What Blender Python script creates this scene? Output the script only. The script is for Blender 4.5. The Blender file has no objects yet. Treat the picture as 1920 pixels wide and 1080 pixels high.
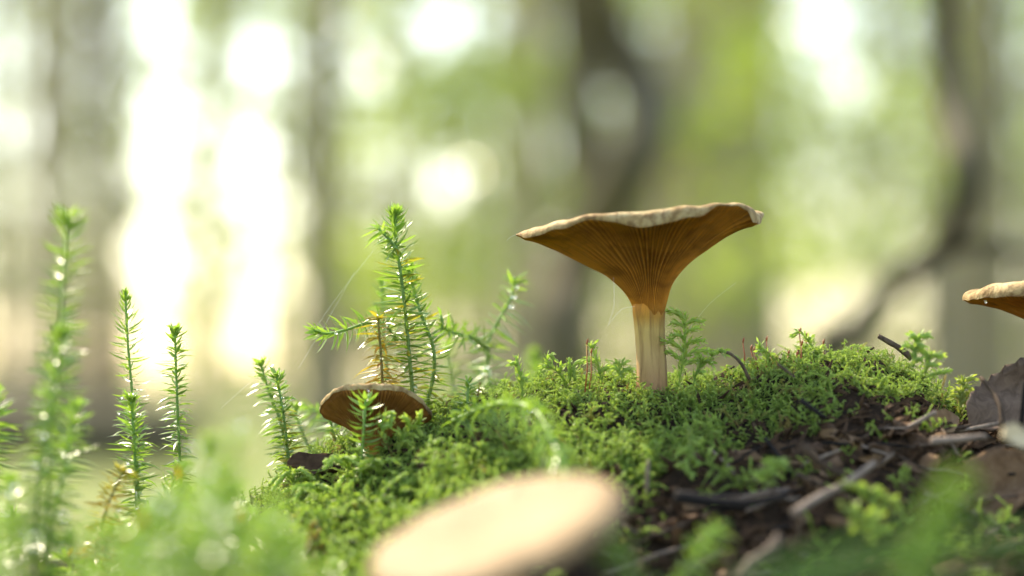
import bpy, math, random
import numpy as np
from mathutils import Vector, Matrix

# ------------------------------------------------------------------ camera, sky, sun, exposure
sc = bpy.context.scene
col = sc.collection
rad = math.radians
EYE = Vector((0.0, 0.0, 0.30))          # lens 30 cm above the forest floor, level with the hummock's crest
LENS, SENSOR = 60.0, 23.6
F = LENS / SENSOR * 1920.0              # focal length in photo pixels
PITCH = math.atan(175.0 / F)
FOCUS = 0.582
cam = bpy.data.cameras.new('camera')
cam_ob = bpy.data.objects.new('camera', cam)
col.objects.link(cam_ob)
cam_ob.location = EYE
cam_ob.rotation_euler = (rad(90) + PITCH, 0, 0)
cam.lens = LENS
cam.sensor_width = SENSOR
cam.clip_start = 0.01
cam.clip_end = 600
cam.dof.use_dof = True
cam.dof.focus_distance = FOCUS
cam.dof.aperture_fstop = 4.2
sc.camera = cam_ob

SUN_AZ, SUN_EL = -38.0, 46.0            # azimuth from the view direction, left is negative
world = bpy.data.worlds.new('World')
sc.world = world
world.use_nodes = True
wn = world.node_tree
wn.nodes.clear()
sky = wn.nodes.new('ShaderNodeTexSky')
sky.sky_type = 'NISHITA'
sky.sun_disc = False
sky.sun_elevation = rad(SUN_EL)
sky.sun_rotation = rad(SUN_AZ)
sky.air_density = 1.0
sky.dust_density = 1.0
sky.ozone_density = 1.0
bg = wn.nodes.new('ShaderNodeBackground')
bg.inputs['Strength'].default_value = 0.15
wo = wn.nodes.new('ShaderNodeOutputWorld')
wn.links.new(sky.outputs[0], bg.inputs[0])
wn.links.new(bg.outputs[0], wo.inputs[0])

sun = bpy.data.lights.new('sun', 'SUN')
sun.energy = 3.0
sun.angle = rad(1.0)
sun.color = (1.0, 0.93, 0.8)
sun_ob = bpy.data.objects.new('sun', sun)
col.objects.link(sun_ob)
sd = Vector((math.sin(rad(SUN_AZ)) * math.cos(rad(SUN_EL)), math.cos(rad(SUN_AZ)) * math.cos(rad(SUN_EL)), math.sin(rad(SUN_EL))))
SUN_DIR = sd
sun_ob.rotation_euler = sd.to_track_quat('Z', 'Y').to_euler()
sun_ob.location = (-5, 8, 12)

sc.view_settings.view_transform = 'Standard'
sc.view_settings.look = 'None'
sc.view_settings.exposure = 2.0
sc.view_settings.gamma = 1.0
sc.view_settings.use_white_balance = True
sc.view_settings.white_balance_temperature = 7700
sc.render.engine = 'CYCLES'
cy = sc.cycles
cy.use_denoising = True
cy.max_bounces = 7
cy.diffuse_bounces = 3
cy.glossy_bounces = 3
cy.transmission_bounces = 6
cy.transparent_max_bounces = 8
cy.caustics_reflective = False
cy.caustics_refractive = False
cy.sample_clamp_indirect = 20.0

# ------------------------------------------------------------------ helpers
FWD = Vector((0, math.cos(PITCH), math.sin(PITCH)))
UP = Vector((0, -math.sin(PITCH), math.cos(PITCH)))


def P(px, py, d):
    """point at depth d (m) along the ray of photo pixel (px, py)"""
    return EYE + FWD * d + Vector((1, 0, 0)) * ((px - 960) / F * d) + UP * ((540 - py) / F * d)


def lerp(a, b, t):
    return a + (b - a) * t


def sstep(a, b, x):
    t = np.clip((np.asarray(x, dtype=float) - a) / (b - a), 0, 1)
    return t * t * (3 - 2 * t)


class MB:
    """collects geometry for ONE mesh object, with two float attributes: tint (gradient) and var (random)"""
    def __init__(self):
        self.v, self.f, self.t, self.r = [], [], [], []

    def add(self, vs, fs, ts=None, rv=0.5):
        o = len(self.v)
        self.v.extend([tuple(p) for p in vs])
        self.f.extend([tuple(i + o for i in q) for q in fs])
        self.t.extend(ts if ts is not None else [0.5] * len(vs))
        self.r.extend([rv] * len(vs))

    def tube(self, pts, radii, n=6, t0=0.0, t1=1.0, rv=0.5, cap=True, bump=0.0, rnd=None):
        pts = [Vector(p) for p in pts]
        m = len(pts)
        vs, ts = [], []
        d = (pts[1] - pts[0]).normalized()
        a = d.orthogonal().normalized()
        for i, p in enumerate(pts):
            d = (pts[min(i + 1, m - 1)] - pts[max(i - 1, 0)]).normalized()
            a = (a - d * a.dot(d)).normalized()
            b = d.cross(a)
            for k in range(n):
                w = 2 * math.pi * k / n
                r = radii[i]
                if bump and rnd:
                    r *= 1 + rnd.uniform(-bump, bump)
                vs.append(p + (a * math.cos(w) + b * math.sin(w)) * r)
                ts.append(t0 + (t1 - t0) * i / (m - 1))
        fs = []
        for i in range(m - 1):
            for k in range(n):
                k2 = (k + 1) % n
                fs.append((i * n + k, i * n + k2, (i + 1) * n + k2, (i + 1) * n + k))
        if cap:
            fs.append(tuple(range(n - 1, -1, -1)))
            fs.append(tuple((m - 1) * n + k for k in range(n)))
        self.add(vs, fs, ts, rv)

    def mesh(self, name, mat=None, smooth=True):
        me = bpy.data.meshes.new(name)
        me.from_pydata(self.v, [], self.f)
        for nm, arr in (('tint', self.t), ('var', self.r)):
            at = me.attributes.new(nm, 'FLOAT', 'POINT')
            at.data.foreach_set('value', np.asarray(arr, dtype=np.float32))
        if smooth:
            me.polygons.foreach_set('use_smooth', np.ones(len(me.polygons), dtype=bool))
        if mat:
            me.materials.append(mat)
        me.update()
        return me

    def build(self, name, mat, parent=None, smooth=True):
        return link(name, self.mesh(name, mat, smooth), parent)


def link(name, me, parent=None):
    o = bpy.data.objects.new(name, me)
    col.objects.link(o)
    if parent:
        o.parent = parent
    return o


def tag(o, label=None, cat=None, group=None, kind=None):
    if label:
        o['label'] = label
    if cat:
        o['category'] = cat
    if group:
        o['group'] = group
    if kind:
        o['kind'] = kind
    return o


def empty(name, loc, label, cat, group=None, rot=None):
    o = bpy.data.objects.new(name, None)
    o.empty_display_size = 0.01
    col.objects.link(o)
    o.location = loc
    if rot:
        o.rotation_euler = rot
    return tag(o, label, cat, group)


def spline(ctrl, step):
    """Catmull-Rom through control points, resampled at about `step`"""
    c = [Vector(p) for p in ctrl]
    c = [c[0] * 2 - c[1]] + c + [c[-1] * 2 - c[-2]]
    out = []
    for i in range(1, len(c) - 2):
        p0, p1, p2, p3 = c[i - 1], c[i], c[i + 1], c[i + 2]
        n = max(2, int((p2 - p1).length / step))
        for k in range(n):
            t = k / n
            out.append(0.5 * ((2 * p1) + (p2 - p0) * t + (2 * p0 - 5 * p1 + 4 * p2 - p3) * t * t + (3 * p1 - p0 - 3 * p2 + p3) * t ** 3))
    out.append(c[-2])
    return out


# ------------------------------------------------------------------ materials
def new_mat(name):
    m = bpy.data.materials.new(name)
    m.use_nodes = True
    nt = m.node_tree
    nt.nodes.clear()
    out = nt.nodes.new('ShaderNodeOutputMaterial')
    return m, nt, out


def N(nt, kind, **kw):
    n = nt.nodes.new(kind)
    for k, v in kw.items():
        setattr(n, k, v)
    return n


def ramp(nt, stops, fac=None):
    r = N(nt, 'ShaderNodeValToRGB')
    els = r.color_ramp.elements
    els[0].position, els[1].position = stops[0][0], stops[-1][0]
    for p, c in stops[1:-1]:
        els.new(p)
    for i, (p, c) in enumerate(stops):
        els[i].color = (c[0], c[1], c[2], 1)
    if fac is not None:
        nt.links.new(fac, r.inputs[0])
    return r


def mixc(nt, fac, a, b, mode='MIX'):
    n = N(nt, 'ShaderNodeMix', data_type='RGBA', blend_type=mode)
    for sock, v in ((0, fac), (6, a), (7, b)):
        if hasattr(v, 'is_output'):
            nt.links.new(v, n.inputs[sock])
        elif isinstance(v, (int, float)):
            n.inputs[sock].default_value = v
        else:
            n.inputs[sock].default_value = (v[0], v[1], v[2], 1)
    return n.outputs[2]


def math_n(nt, op, a, b=0.5, clamp=False):
    n = N(nt, 'ShaderNodeMath', operation=op, use_clamp=clamp)
    for i, v in enumerate((a, b)):
        if hasattr(v, 'is_output'):
            nt.links.new(v, n.inputs[i])
        else:
            n.inputs[i].default_value = v
    return n.outputs[0]


def noise(nt, scale, detail=4, coord='Object', stretch=None, dist=0.0, rough=0.5):
    tc = N(nt, 'ShaderNodeTexCoord')
    src = tc.outputs[coord]
    if stretch:
        mp = N(nt, 'ShaderNodeMapping')
        mp.inputs['Scale'].default_value = stretch
        nt.links.new(src, mp.inputs[0])
        src = mp.outputs[0]
    n = N(nt, 'ShaderNodeTexNoise')
    n.inputs['Scale'].default_value = scale
    n.inputs['Detail'].default_value = detail
    n.inputs['Roughness'].default_value = rough
    n.inputs['Distortion'].default_value = dist
    nt.links.new(src, n.inputs['Vector'])
    return n.outputs['Fac']


def attr(nt, name):
    a = N(nt, 'ShaderNodeAttribute', attribute_name=name)
    return a.outputs['Fac']


def bump(nt, h, strength, dist):
    b = N(nt, 'ShaderNodeBump')
    b.inputs['Strength'].default_value = strength
    b.inputs['Distance'].default_value = dist
    nt.links.new(h, b.inputs['Height'])
    return b.outputs[0]


def finish(nt, out, colour, rough=0.6, spec=0.4, trans=0.0, trans_col=None, normal=None, sss=0.0, sss_r=0.002, coat=0.0):
    p = N(nt, 'ShaderNodeBsdfPrincipled')
    nt.links.new(colour, p.inputs['Base Color']) if hasattr(colour, 'is_output') else None
    if hasattr(rough, 'is_output'):
        nt.links.new(rough, p.inputs['Roughness'])
    else:
        p.inputs['Roughness'].default_value = rough
    p.inputs['Specular IOR Level'].default_value = spec
    p.inputs['Coat Weight'].default_value = coat
    if sss:
        p.inputs['Subsurface Weight'].default_value = sss
        p.inputs['Subsurface Radius'].default_value = (1.0, 0.5, 0.2)
        p.inputs['Subsurface Scale'].default_value = sss_r
    if normal is not None:
        nt.links.new(normal, p.inputs['Normal'])
    sh = p.outputs[0]
    if trans:
        t = N(nt, 'ShaderNodeBsdfTranslucent')
        nt.links.new(trans_col if trans_col is not None else colour, t.inputs[0])
        mx = N(nt, 'ShaderNodeMixShader')
        mx.inputs[0].default_value = trans
        nt.links.new(sh, mx.inputs[1])
        nt.links.new(t.outputs[0], mx.inputs[2])
        sh = mx.outputs[0]
    nt.links.new(sh, out.inputs[0])


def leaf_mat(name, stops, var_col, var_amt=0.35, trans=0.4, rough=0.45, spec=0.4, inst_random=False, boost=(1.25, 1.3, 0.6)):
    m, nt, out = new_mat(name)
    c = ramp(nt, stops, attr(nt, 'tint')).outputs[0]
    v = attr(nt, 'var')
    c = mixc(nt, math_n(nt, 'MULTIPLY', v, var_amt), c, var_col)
    if inst_random:
        oi = N(nt, 'ShaderNodeObjectInfo')
        c = mixc(nt, math_n(nt, 'MULTIPLY', oi.outputs['Random'], 0.55), c, mixc(nt, 1.0, c, (1.22, 1.08, 0.8), 'MULTIPLY'))
        dry = ramp(nt, [(0.93, (0, 0, 0)), (0.96, (1, 1, 1))], oi.outputs['Random']).outputs[0]
        c = mixc(nt, math_n(nt, 'MULTIPLY', dry, 0.8), c, (0.26, 0.17, 0.08))
    tc = mixc(nt, 1.0, c, boost, 'MULTIPLY')
    finish(nt, out, c, rough, spec, trans, tc)
    return m


M = {}
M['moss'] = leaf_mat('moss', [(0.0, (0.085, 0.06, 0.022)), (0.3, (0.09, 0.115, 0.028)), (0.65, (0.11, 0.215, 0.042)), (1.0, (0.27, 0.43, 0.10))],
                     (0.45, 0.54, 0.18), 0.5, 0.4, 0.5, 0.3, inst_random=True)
M['clubmoss'] = leaf_mat('clubmoss_leaf', [(0.0, (0.34, 0.13, 0.03)), (0.25, (0.34, 0.27, 0.04)), (0.5, (0.11, 0.195, 0.04)), (0.8, (0.145, 0.27, 0.06)), (1.0, (0.27, 0.42, 0.09))],
                         (0.32, 0.40, 0.09), 0.35, 0.4, 0.26, 0.5)
M['clubmoss_stem'] = leaf_mat('clubmoss_stem', [(0.0, (0.22, 0.12, 0.03)), (0.35, (0.14, 0.20, 0.04)), (1.0, (0.16, 0.33, 0.07))], (0.2, 0.3, 0.06), 0.2, 0.12, 0.5)
M['bg_leaf'] = leaf_mat('tree_leaf', [(0.0, (0.12, 0.19, 0.03)), (1.0, (0.21, 0.29, 0.05))], (0.32, 0.37, 0.08), 0.6, 0.55, 0.2, 0.6, boost=(1.7, 1.7, 0.7))
M['needle_leaf'] = leaf_mat('conifer_leaf', [(0.0, (0.045, 0.07, 0.02)), (1.0, (0.08, 0.12, 0.03))], (0.11, 0.13, 0.04), 0.6, 0.35, 0.5, 0.4, boost=(1.5, 1.5, 0.7))
M['grass'] = leaf_mat('grass_blade', [(0.0, (0.12, 0.18, 0.03)), (1.0, (0.13, 0.30, 0.05))], (0.2, 0.3, 0.05), 0.2, 0.4)
M['seta'] = leaf_mat('moss_stalk', [(0.0, (0.30, 0.05, 0.02)), (0.6, (0.35, 0.09, 0.03)), (1.0, (0.40, 0.22, 0.05))], (0.3, 0.1, 0.04), 0.2, 0.15)


def bark_mat(name, c0, c1, scale=9.0):
    m, nt, out = new_mat(name)
    n1 = noise(nt, scale, 6, 'Object', (1, 1, 0.18), 0.6)
    n2 = noise(nt, scale * 0.3, 3)
    c = ramp(nt, [(0.3, c0), (0.7, c1)], n1).outputs[0]
    c = mixc(nt, math_n(nt, 'MULTIPLY', n2, 0.35), c, (0.10, 0.12, 0.05))
    finish(nt, out, c, 0.85, 0.2, normal=bump(nt, n1, 0.8, 0.01))
    return m


M['bark_red'] = bark_mat('bark_reddish', (0.06, 0.038, 0.024), (0.15, 0.095, 0.06))
M['bark_grey'] = bark_mat('bark_grey', (0.11, 0.088, 0.045), (0.26, 0.205, 0.115))
M['bark_pale'] = bark_mat('bark_pale', (0.24, 0.185, 0.095), (0.46, 0.37, 0.21))
M['bark_brown'] = bark_mat('bark_brown', (0.035, 0.026, 0.014), (0.10, 0.075, 0.042))
M['bark_dark'] = bark_mat('bark_dark', (0.02, 0.015, 0.009), (0.065, 0.048, 0.03))


def ground_mat():
    m, nt, out = new_mat('forest_floor')
    n1 = noise(nt, 900, 6, 'Object', None, 0.4, 0.65)
    n2 = noise(nt, 180, 5)
    n3 = noise(nt, 1.3, 5)
    soil = ramp(nt, [(0.3, (0.010, 0.006, 0.004)), (0.55, (0.028, 0.017, 0.010)), (0.75, (0.07, 0.043, 0.026))], n1).outputs[0]
    soil = mixc(nt, math_n(nt, 'MULTIPLY', n2, 0.5), soil, (0.05, 0.032, 0.02))
    far = ramp(nt, [(0.3, (0.14, 0.12, 0.06)), (0.5, (0.13, 0.17, 0.05)), (0.7, (0.20, 0.22, 0.08))], n3).outputs[0]
    c = mixc(nt, attr(nt, 'tint'), soil, far)
    finish(nt, out, c, 0.9, 0.1, normal=bump(nt, n1, 1.0, 0.0015))
    return m


M['ground'] = ground_mat()


def cap_mat(name, c0, c1, c2, rough=0.72, spec=0.12, stain=0.75):
    m, nt, out = new_mat(name)
    n1 = noise(nt, 110, 5, 'Object', None, 1.2)
    n2 = noise(nt, 420, 5, 'Object', None, 0.5, 0.65)
    n3 = noise(nt, 1800, 3)
    c = ramp(nt, [(0.28, c0), (0.48, c1), (0.7, c2)], n1).outputs[0]
    c = mixc(nt, math_n(nt, 'MULTIPLY', ramp(nt, [(0.46, (0, 0, 0)), (0.62, (1, 1, 1))], n2).outputs[0], stain), c, (0.13, 0.065, 0.025))
    h = math_n(nt, 'ADD', n2, math_n(nt, 'MULTIPLY', n3, 0.3))
    finish(nt, out, c, rough, spec, normal=bump(nt, h, 0.8, 0.0008))
    return m


def gill_mat(name, c0, c1):
    m, nt, out = new_mat(name)
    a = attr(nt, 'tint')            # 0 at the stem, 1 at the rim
    v = attr(nt, 'var')             # one in the valleys: shade between gills put into the colour
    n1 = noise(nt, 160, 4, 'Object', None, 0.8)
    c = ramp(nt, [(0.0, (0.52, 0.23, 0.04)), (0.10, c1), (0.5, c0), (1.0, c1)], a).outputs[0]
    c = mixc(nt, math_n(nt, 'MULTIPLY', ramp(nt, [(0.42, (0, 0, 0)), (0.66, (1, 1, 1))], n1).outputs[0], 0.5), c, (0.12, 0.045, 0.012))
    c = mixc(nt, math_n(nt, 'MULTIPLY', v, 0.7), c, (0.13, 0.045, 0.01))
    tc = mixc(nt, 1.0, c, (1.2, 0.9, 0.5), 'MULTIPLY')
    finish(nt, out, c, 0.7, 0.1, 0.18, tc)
    return m


def stem_mat(name):
    m, nt, out = new_mat(name)
    a = attr(nt, 'tint')            # 0 at the base, 1 at the gills
    n1 = noise(nt, 420, 5, 'Object', (1, 1, 0.10), 0.8, 0.65)
    n2 = noise(nt, 130, 4, 'Object', (1, 1, 0.6), 0.8)
    c = ramp(nt, [(0.0, (0.20, 0.10, 0.05)), (0.3, (0.34, 0.20, 0.10)), (0.52, (0.46, 0.31, 0.135)), (0.74, (0.52, 0.36, 0.125)), (0.84, (0.46, 0.24, 0.05)), (0.92, (0.58, 0.25, 0.045)), (1.0, (0.66, 0.27, 0.045))], a).outputs[0]
    c = mixc(nt, math_n(nt, 'MULTIPLY', ramp(nt, [(0.45, (0, 0, 0)), (0.7, (1, 1, 1))], n1).outputs[0], 0.75), c, (0.16, 0.08, 0.035))
    spot = math_n(nt, 'MULTIPLY', ramp(nt, [(0.62, (0, 0, 0)), (0.70, (1, 1, 1))], n2).outputs[0], math_n(nt, 'SUBTRACT', 0.75, a, True))
    c = mixc(nt, spot, c, (0.07, 0.035, 0.02))
    finish(nt, out, c, 0.72, 0.1, normal=bump(nt, n1, 0.7, 0.0008))
    return m


M['cap'] = cap_mat('mushroom_cap', (0.13, 0.075, 0.027), (0.32, 0.22, 0.095), (0.48, 0.38, 0.20))
M['cap_front'] = cap_mat('mushroom_cap_cream', (0.26, 0.165, 0.08), (0.295, 0.205, 0.108), (0.335, 0.245, 0.135), 0.6, 0.13, 0.22)
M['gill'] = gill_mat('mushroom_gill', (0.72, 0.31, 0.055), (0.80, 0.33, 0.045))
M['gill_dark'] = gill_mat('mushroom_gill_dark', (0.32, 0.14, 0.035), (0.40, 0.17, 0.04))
M['stem'] = stem_mat('mushroom_stem')


def litter_mat(name, c0, c1, scale=300, rough=0.7, spec=0.3, trans=0.0, stretch=None):
    m, nt, out = new_mat(name)
    n1 = noise(nt, scale, 5, 'Object', stretch, 0.8, 0.6)
    oi = N(nt, 'ShaderNodeObjectInfo')
    c = ramp(nt, [(0.3, c0), (0.7, c1)], n1).outputs[0]
    c = mixc(nt, math_n(nt, 'MULTIPLY', oi.outputs['Random'], 0.6), c, mixc(nt, 1.0, c, (0.45, 0.38, 0.34), 'MULTIPLY'))
    finish(nt, out, c, rough, spec, trans, normal=bump(nt, n1, 0.6, 0.0006))
    return m


M['dead_leaf'] = litter_mat('dead_leaf', (0.06, 0.034, 0.02), (0.16, 0.10, 0.06), 350, 0.75, 0.12, 0.12)
M['tan_leaf'] = litter_mat('tan_dead_leaf', (0.15, 0.085, 0.042), (0.29, 0.19, 0.11), 350, 0.75, 0.12, 0.15)
M['bark_chip'] = litter_mat('bark_chip', (0.028, 0.017, 0.010), (0.10, 0.06, 0.036), 500, 0.9, 0.1)
M['curled_leaf'] = litter_mat('curled_dead_leaf', (0.11, 0.075, 0.055), (0.25, 0.18, 0.135), 350, 0.7, 0.15, 0.15)
M['pale_chip'] = litter_mat('pale_wood_chip', (0.55, 0.43, 0.24), (0.75, 0.64, 0.42), 260, 0.6)
M['twig'] = litter_mat('twig_bark', (0.04, 0.028, 0.02), (0.14, 0.10, 0.07), 500, 0.8, 0.12, stretch=(1, 1, 0.3))
M['pale_twig'] = litter_mat('weathered_twig', (0.13, 0.10, 0.08), (0.30, 0.24, 0.19), 500, 0.75, 0.15)
M['black_twig'] = litter_mat('charred_twig', (0.008, 0.007, 0.007), (0.028, 0.024, 0.022), 400, 0.8, 0.1)

m, nt, out = new_mat('water_drop')
p = N(nt, 'ShaderNodeBsdfPrincipled')
p.inputs['Base Color'].default_value = (1, 1, 1, 1)
p.inputs['Transmission Weight'].default_value = 1.0
p.inputs['Roughness'].default_value = 0.08
p.inputs['IOR'].default_value = 1.33
nt.links.new(p.outputs[0], out.inputs[0])
M['water'] = m
m, nt, out = new_mat('spider_silk')
p = N(nt, 'ShaderNodeBsdfPrincipled')
p.inputs['Base Color'].default_value = (0.85, 0.85, 0.82, 1)
p.inputs['Roughness'].default_value = 0.25
nt.links.new(p.outputs[0], out.inputs[0])
M['silk'] = m

# ------------------------------------------------------------------ ground: hummock in front, forest floor behind
_prng = np.random.RandomState(11)
_W = [(_prng.uniform(-1, 1, 2), _prng.uniform(0, 6.28)) for _ in range(40)]


def wob(x, y, wl, seed=0, n=6):
    """smooth pseudo-noise in -1..1 at wavelength wl (m)"""
    s = 0
    for k in range(n):
        d, ph = _W[(seed * 7 + k) % 40]
        d = d / (np.hypot(*d) + 1e-6)
        s = s + np.sin((x * d[0] + y * d[1]) * 6.283 / wl * (0.7 + 0.15 * k) + ph + k)
    return s / n


# skyline of the hummock read from the photograph at the depth of the crest
_sky = [(-400, 1050), (200, 1050), (400, 1010), (480, 950), (560, 890), (600, 862), (700, 818), (800, 790), (850, 762), (950, 722), (1050, 712), (1200, 722), (1350, 706),
        (1500, 680), (1650, 684), (1730, 706), (1780, 752), (1850, 778), (1920, 800), (2100, 830), (2500, 900)]
CD = 0.588
SX = np.array([(a - 960) / F * CD for a, b in _sky])
SZ = np.array([0.30 + (715 - b - 9) / F * CD for a, b in _sky])
FY = np.array([0.0, 0.018, 0.038, 0.062, 0.10, 0.16, 0.28, 0.5])      # distance in front of the crest
FZ = np.array([0.0, -0.006, -0.018, -0.0295, -0.041, -0.052, -0.077, -0.13])


def height(x, y):
    x = np.asarray(x, dtype=float)
    y = np.asarray(y, dtype=float)
    zc = np.interp(x, SX, SZ)
    d = CD - y
    front = np.interp(d, FY, FZ)
    zf = zc + front
    # left of the hummock the ground is already low
    low = 0.243 + 0.0 * x
    zf = np.maximum(zf, low - 0.05 * sstep(0.15, 0.4, d) - 0.01 * sstep(0, 0.1, -x - 0.12))
    back = np.maximum(-d, 0)
    zb = zc - 0.9 * np.maximum(back - 0.012, 0) ** 1.25 * 1.3
    zb = np.maximum(zb, 0.0)
    z = np.where(d > 0, zf, zb)
    side = sstep(0.28, 1.2, np.abs(x)) * sstep(0.0, 0.4, np.abs(x))
    z = z * (1 - side)
    z = z * (1 - sstep(0.35, 1.3, -y))
    near = 1 - sstep(1.0, 2.5, np.hypot(x, y - 0.5))
    z = z + near * (0.0035 * wob(x, y, 0.045, 0) + 0.0018 * wob(x, y, 0.016, 1) + 0.0008 * wob(x, y, 0.006, 3))
    z = z + near * sstep(0.02, 0.05, d) * (0.0028 * wob(x, y, 0.013, 2) + 0.0012 * wob(x, y, 0.005, 4))
    # dark hollow under the moss lip
    hx = (x - 0.034) / 0.030
    hy = (y - 0.506) / 0.017
    z = z - 0.014 * np.exp(-hx ** 2 - hy ** 2)
    far = sstep(2.0, 8.0, np.hypot(x, y))
    z = z + far * (0.05 * wob(x, y, 5.0, 2) + 0.03 * wob(x, y, 1.7, 4))
    return z


def grow(a, b, step, lim, k=1.16):
    s = list(np.arange(a, b + step * 0.5, step))
    lo, hi, st = [], [], step
    p = s[0]
    st = step
    while p > -lim:
        st *= k
        p -= st
        lo.append(p)
    p, st = s[-1], step
    while p < lim:
        st *= k
        p += st
        hi.append(p)
    return np.array(lo[::-1] + s + hi)


gx = grow(-0.16, 0.16, 0.0016, 110)
gy = grow(0.40, 0.66, 0.0016, 110)
X, Y = np.meshgrid(gx, gy)
Z = height(X, Y)
nx, ny = len(gx), len(gy)
me = bpy.data.meshes.new('ground')
me.vertices.add(nx * ny)
me.vertices.foreach_set('co', np.stack([X, Y, Z], -1).reshape(-1).astype(np.float32))
idx = np.arange(nx * ny).reshape(ny, nx)
q = np.stack([idx[:-1, :-1], idx[:-1, 1:], idx[1:, 1:], idx[1:, :-1]], -1).reshape(-1, 4)
me.loops.add(q.size)
me.loops.foreach_set('vertex_index', q.reshape(-1).astype(np.int32))
me.polygons.add(len(q))
me.polygons.foreach_set('loop_start', np.arange(0, q.size, 4, dtype=np.int32))
me.polygons.foreach_set('use_smooth', np.ones(len(q), dtype=bool))
me.update(calc_edges=True)
at = me.attributes.new('tint', 'FLOAT', 'POINT')
at.data.foreach_set('value', sstep(0.8, 2.5, np.hypot(X, Y - 0.5)).reshape(-1).astype(np.float32))
me.materials.append(M['ground'])
tag(link('ground', me), kind='structure')


_tx, _ty = np.arange(-0.30, 0.3001, 0.001), np.arange(0.20, 1.0001, 0.001)
_TH = height(*np.meshgrid(_tx, _ty))


def hz(x, y):
    """ground height; a 1 mm table near the hummock"""
    if -0.299 < x < 0.298 and 0.201 < y < 0.998:
        fx, fy = (x + 0.30) / 0.001, (y - 0.20) / 0.001
        i, j = int(fx), int(fy)
        fx -= i
        fy -= j
        return float((_TH[j, i] * (1 - fx) + _TH[j, i + 1] * fx) * (1 - fy) + (_TH[j + 1, i] * (1 - fx) + _TH[j + 1, i + 1] * fx) * fy)
    return float(height(x, y))


def normal_at(x, y, e=0.002):
    return Vector((-(hz(x + e, y) - hz(x - e, y)) / (2 * e), -(hz(x, y + e) - hz(x, y - e)) / (2 * e), 1)).normalized()


def on_ground(px, py, dmin=0.40, dmax=0.62):
    """where the ray of a photo pixel meets the hummock"""
    for d in np.arange(dmin, dmax, 0.001):
        p = P(px, py, float(d))
        if p.z <= hz(p.x, p.y):
            return p
    return P(px, py, dmax)


# ------------------------------------------------------------------ background wood
rnd = random.Random(5)


def leaf_cloud(mb, rng, centres, n, size, flat=0.5):
    """n little folded leaves spread through ellipsoid clumps [(cx,cy,cz,rx,ry,rz)]"""
    vol = np.array([c[3] * c[4] * c[5] for c in centres])
    pick = rng.choice(len(centres), n, p=vol / vol.sum())
    for i in pick:
        c = centres[i]
        d = rng.normal(size=3)
        d /= np.linalg.norm(d)
        r = rng.uniform(0.25, 1.0) ** 0.6
        p = Vector((c[0] + d[0] * c[3] * r, c[1] + d[1] * c[4] * r, c[2] + d[2] * c[5] * r))
        s = size * rng.uniform(0.6, 1.4)
        u = Vector(rng.normal(size=3))
        u.z *= flat
        u.normalize()
        v = u.orthogonal().normalized()
        v.rotate(Matrix.Rotation(rng.uniform(-1.2, 1.2), 3, u))
        w = u.cross(v) * (s * 0.12)
        mb.add([p - u * s, p + v * s * 0.55 + w, p + u * s, p - v * s * 0.55 + w], [(0, 1, 2), (0, 2, 3)],
               [float(rng.uniform())] * 4, float(rng.uniform()))


def trunk_path(ctrl, step=0.25):
    return spline(ctrl, step)


def make_crown(seed, h0, h1, r, n, leaf, conifer=False):
    rng = np.random.RandomState(seed)
    mb = MB()
    cs = []
    for k in range(26):
        t = rng.uniform()
        z = h0 + (h1 - h0) * t
        rr = r * ((1 - t) * 0.9 + 0.12 if conifer else (0.35 + 0.65 * math.sin(math.pi * min(1, t * 0.9 + 0.1))))
        a = rng.uniform(0, 6.28)
        q = rr * rng.uniform(0.2, 0.85)
        cs.append((q * math.cos(a), q * math.sin(a), z, r * rng.uniform(0.22, 0.4), r * rng.uniform(0.22, 0.4), r * rng.uniform(0.14, 0.3)))
    leaf_cloud(mb, rng, cs, n, leaf)
    return mb


crown_mesh = [make_crown(40 + k, 5.5, 14, 2.3, 1700, 0.12, k == 2).mesh('crown', M['bg_leaf'] if k != 2 else M['needle_leaf']) for k in range(3)]


def make_tree(px, wpx, depth, lean, bark, label, crown=0, h=13.0, name='tree', seed=0, wig=0.03, group=None):
    """straight forest tree; px is where its trunk stands at horizon height, wpx its width in photo pixels"""
    rng = random.Random(seed + int(px))
    p = P(px, 715, depth)
    dia = wpx / F * depth
    z0 = hz(p.x, p.y)
    t = empty(name, (p.x, p.y, z0), label, 'tree', group)
    mb = MB()
    pts, rr = [], []
    for k in range(27):
        z = -0.15 + (h + 0.15) * (k / 26) ** 1.25
        zz = max(z, 0)
        pts.append((lean * zz + wig * math.sin(zz * 1.3 + px), wig * math.cos(zz * 1.1 + px), z))
        rr.append(dia * 0.5 * (1 + 0.5 * math.exp(-zz / 0.25)) * (1 - 0.85 * zz / h))
    mb.tube(pts, rr, 14, bump=0.05, rnd=rng)
    tr = mb.build('trunk', M[bark], t)
    # limbs and dead stubs on the bole
    for k in range(14):
        z = rng.uniform(0.8, h * 0.9)
        a = rng.uniform(0, 6.28)
        ln = rng.uniform(0.25, 0.7) if z < 5 else rng.uniform(0.7, 1.9)
        b = Vector((lean * z + wig * math.sin(z * 1.3 + px), wig * math.cos(z * 1.1 + px), z))
        d = Vector((math.cos(a), math.sin(a), rng.uniform(-0.25, 0.35)))
        r0 = dia * 0.5 * (1 - 0.85 * z / h) * 0.25
        mb = MB()
        mb.tube([b, b + d * ln * 0.5 + Vector((0, 0, rng.uniform(-0.05, 0.05))), b + d * ln + Vector((0, 0, rng.uniform(-0.1, 0.2)))], [r0, r0 * 0.6, r0 * 0.15], 6)
        mb.build('limb', M[bark], tr)
    if crown is not None:
        c = link('crown', crown_mesh[crown], t)
        c.location = (lean * 9, 0, 0)
        c.rotation_euler = (0, 0, rng.uniform(0, 6.28))
        c.scale = (1, 1, h / 14)
    return t


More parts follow.
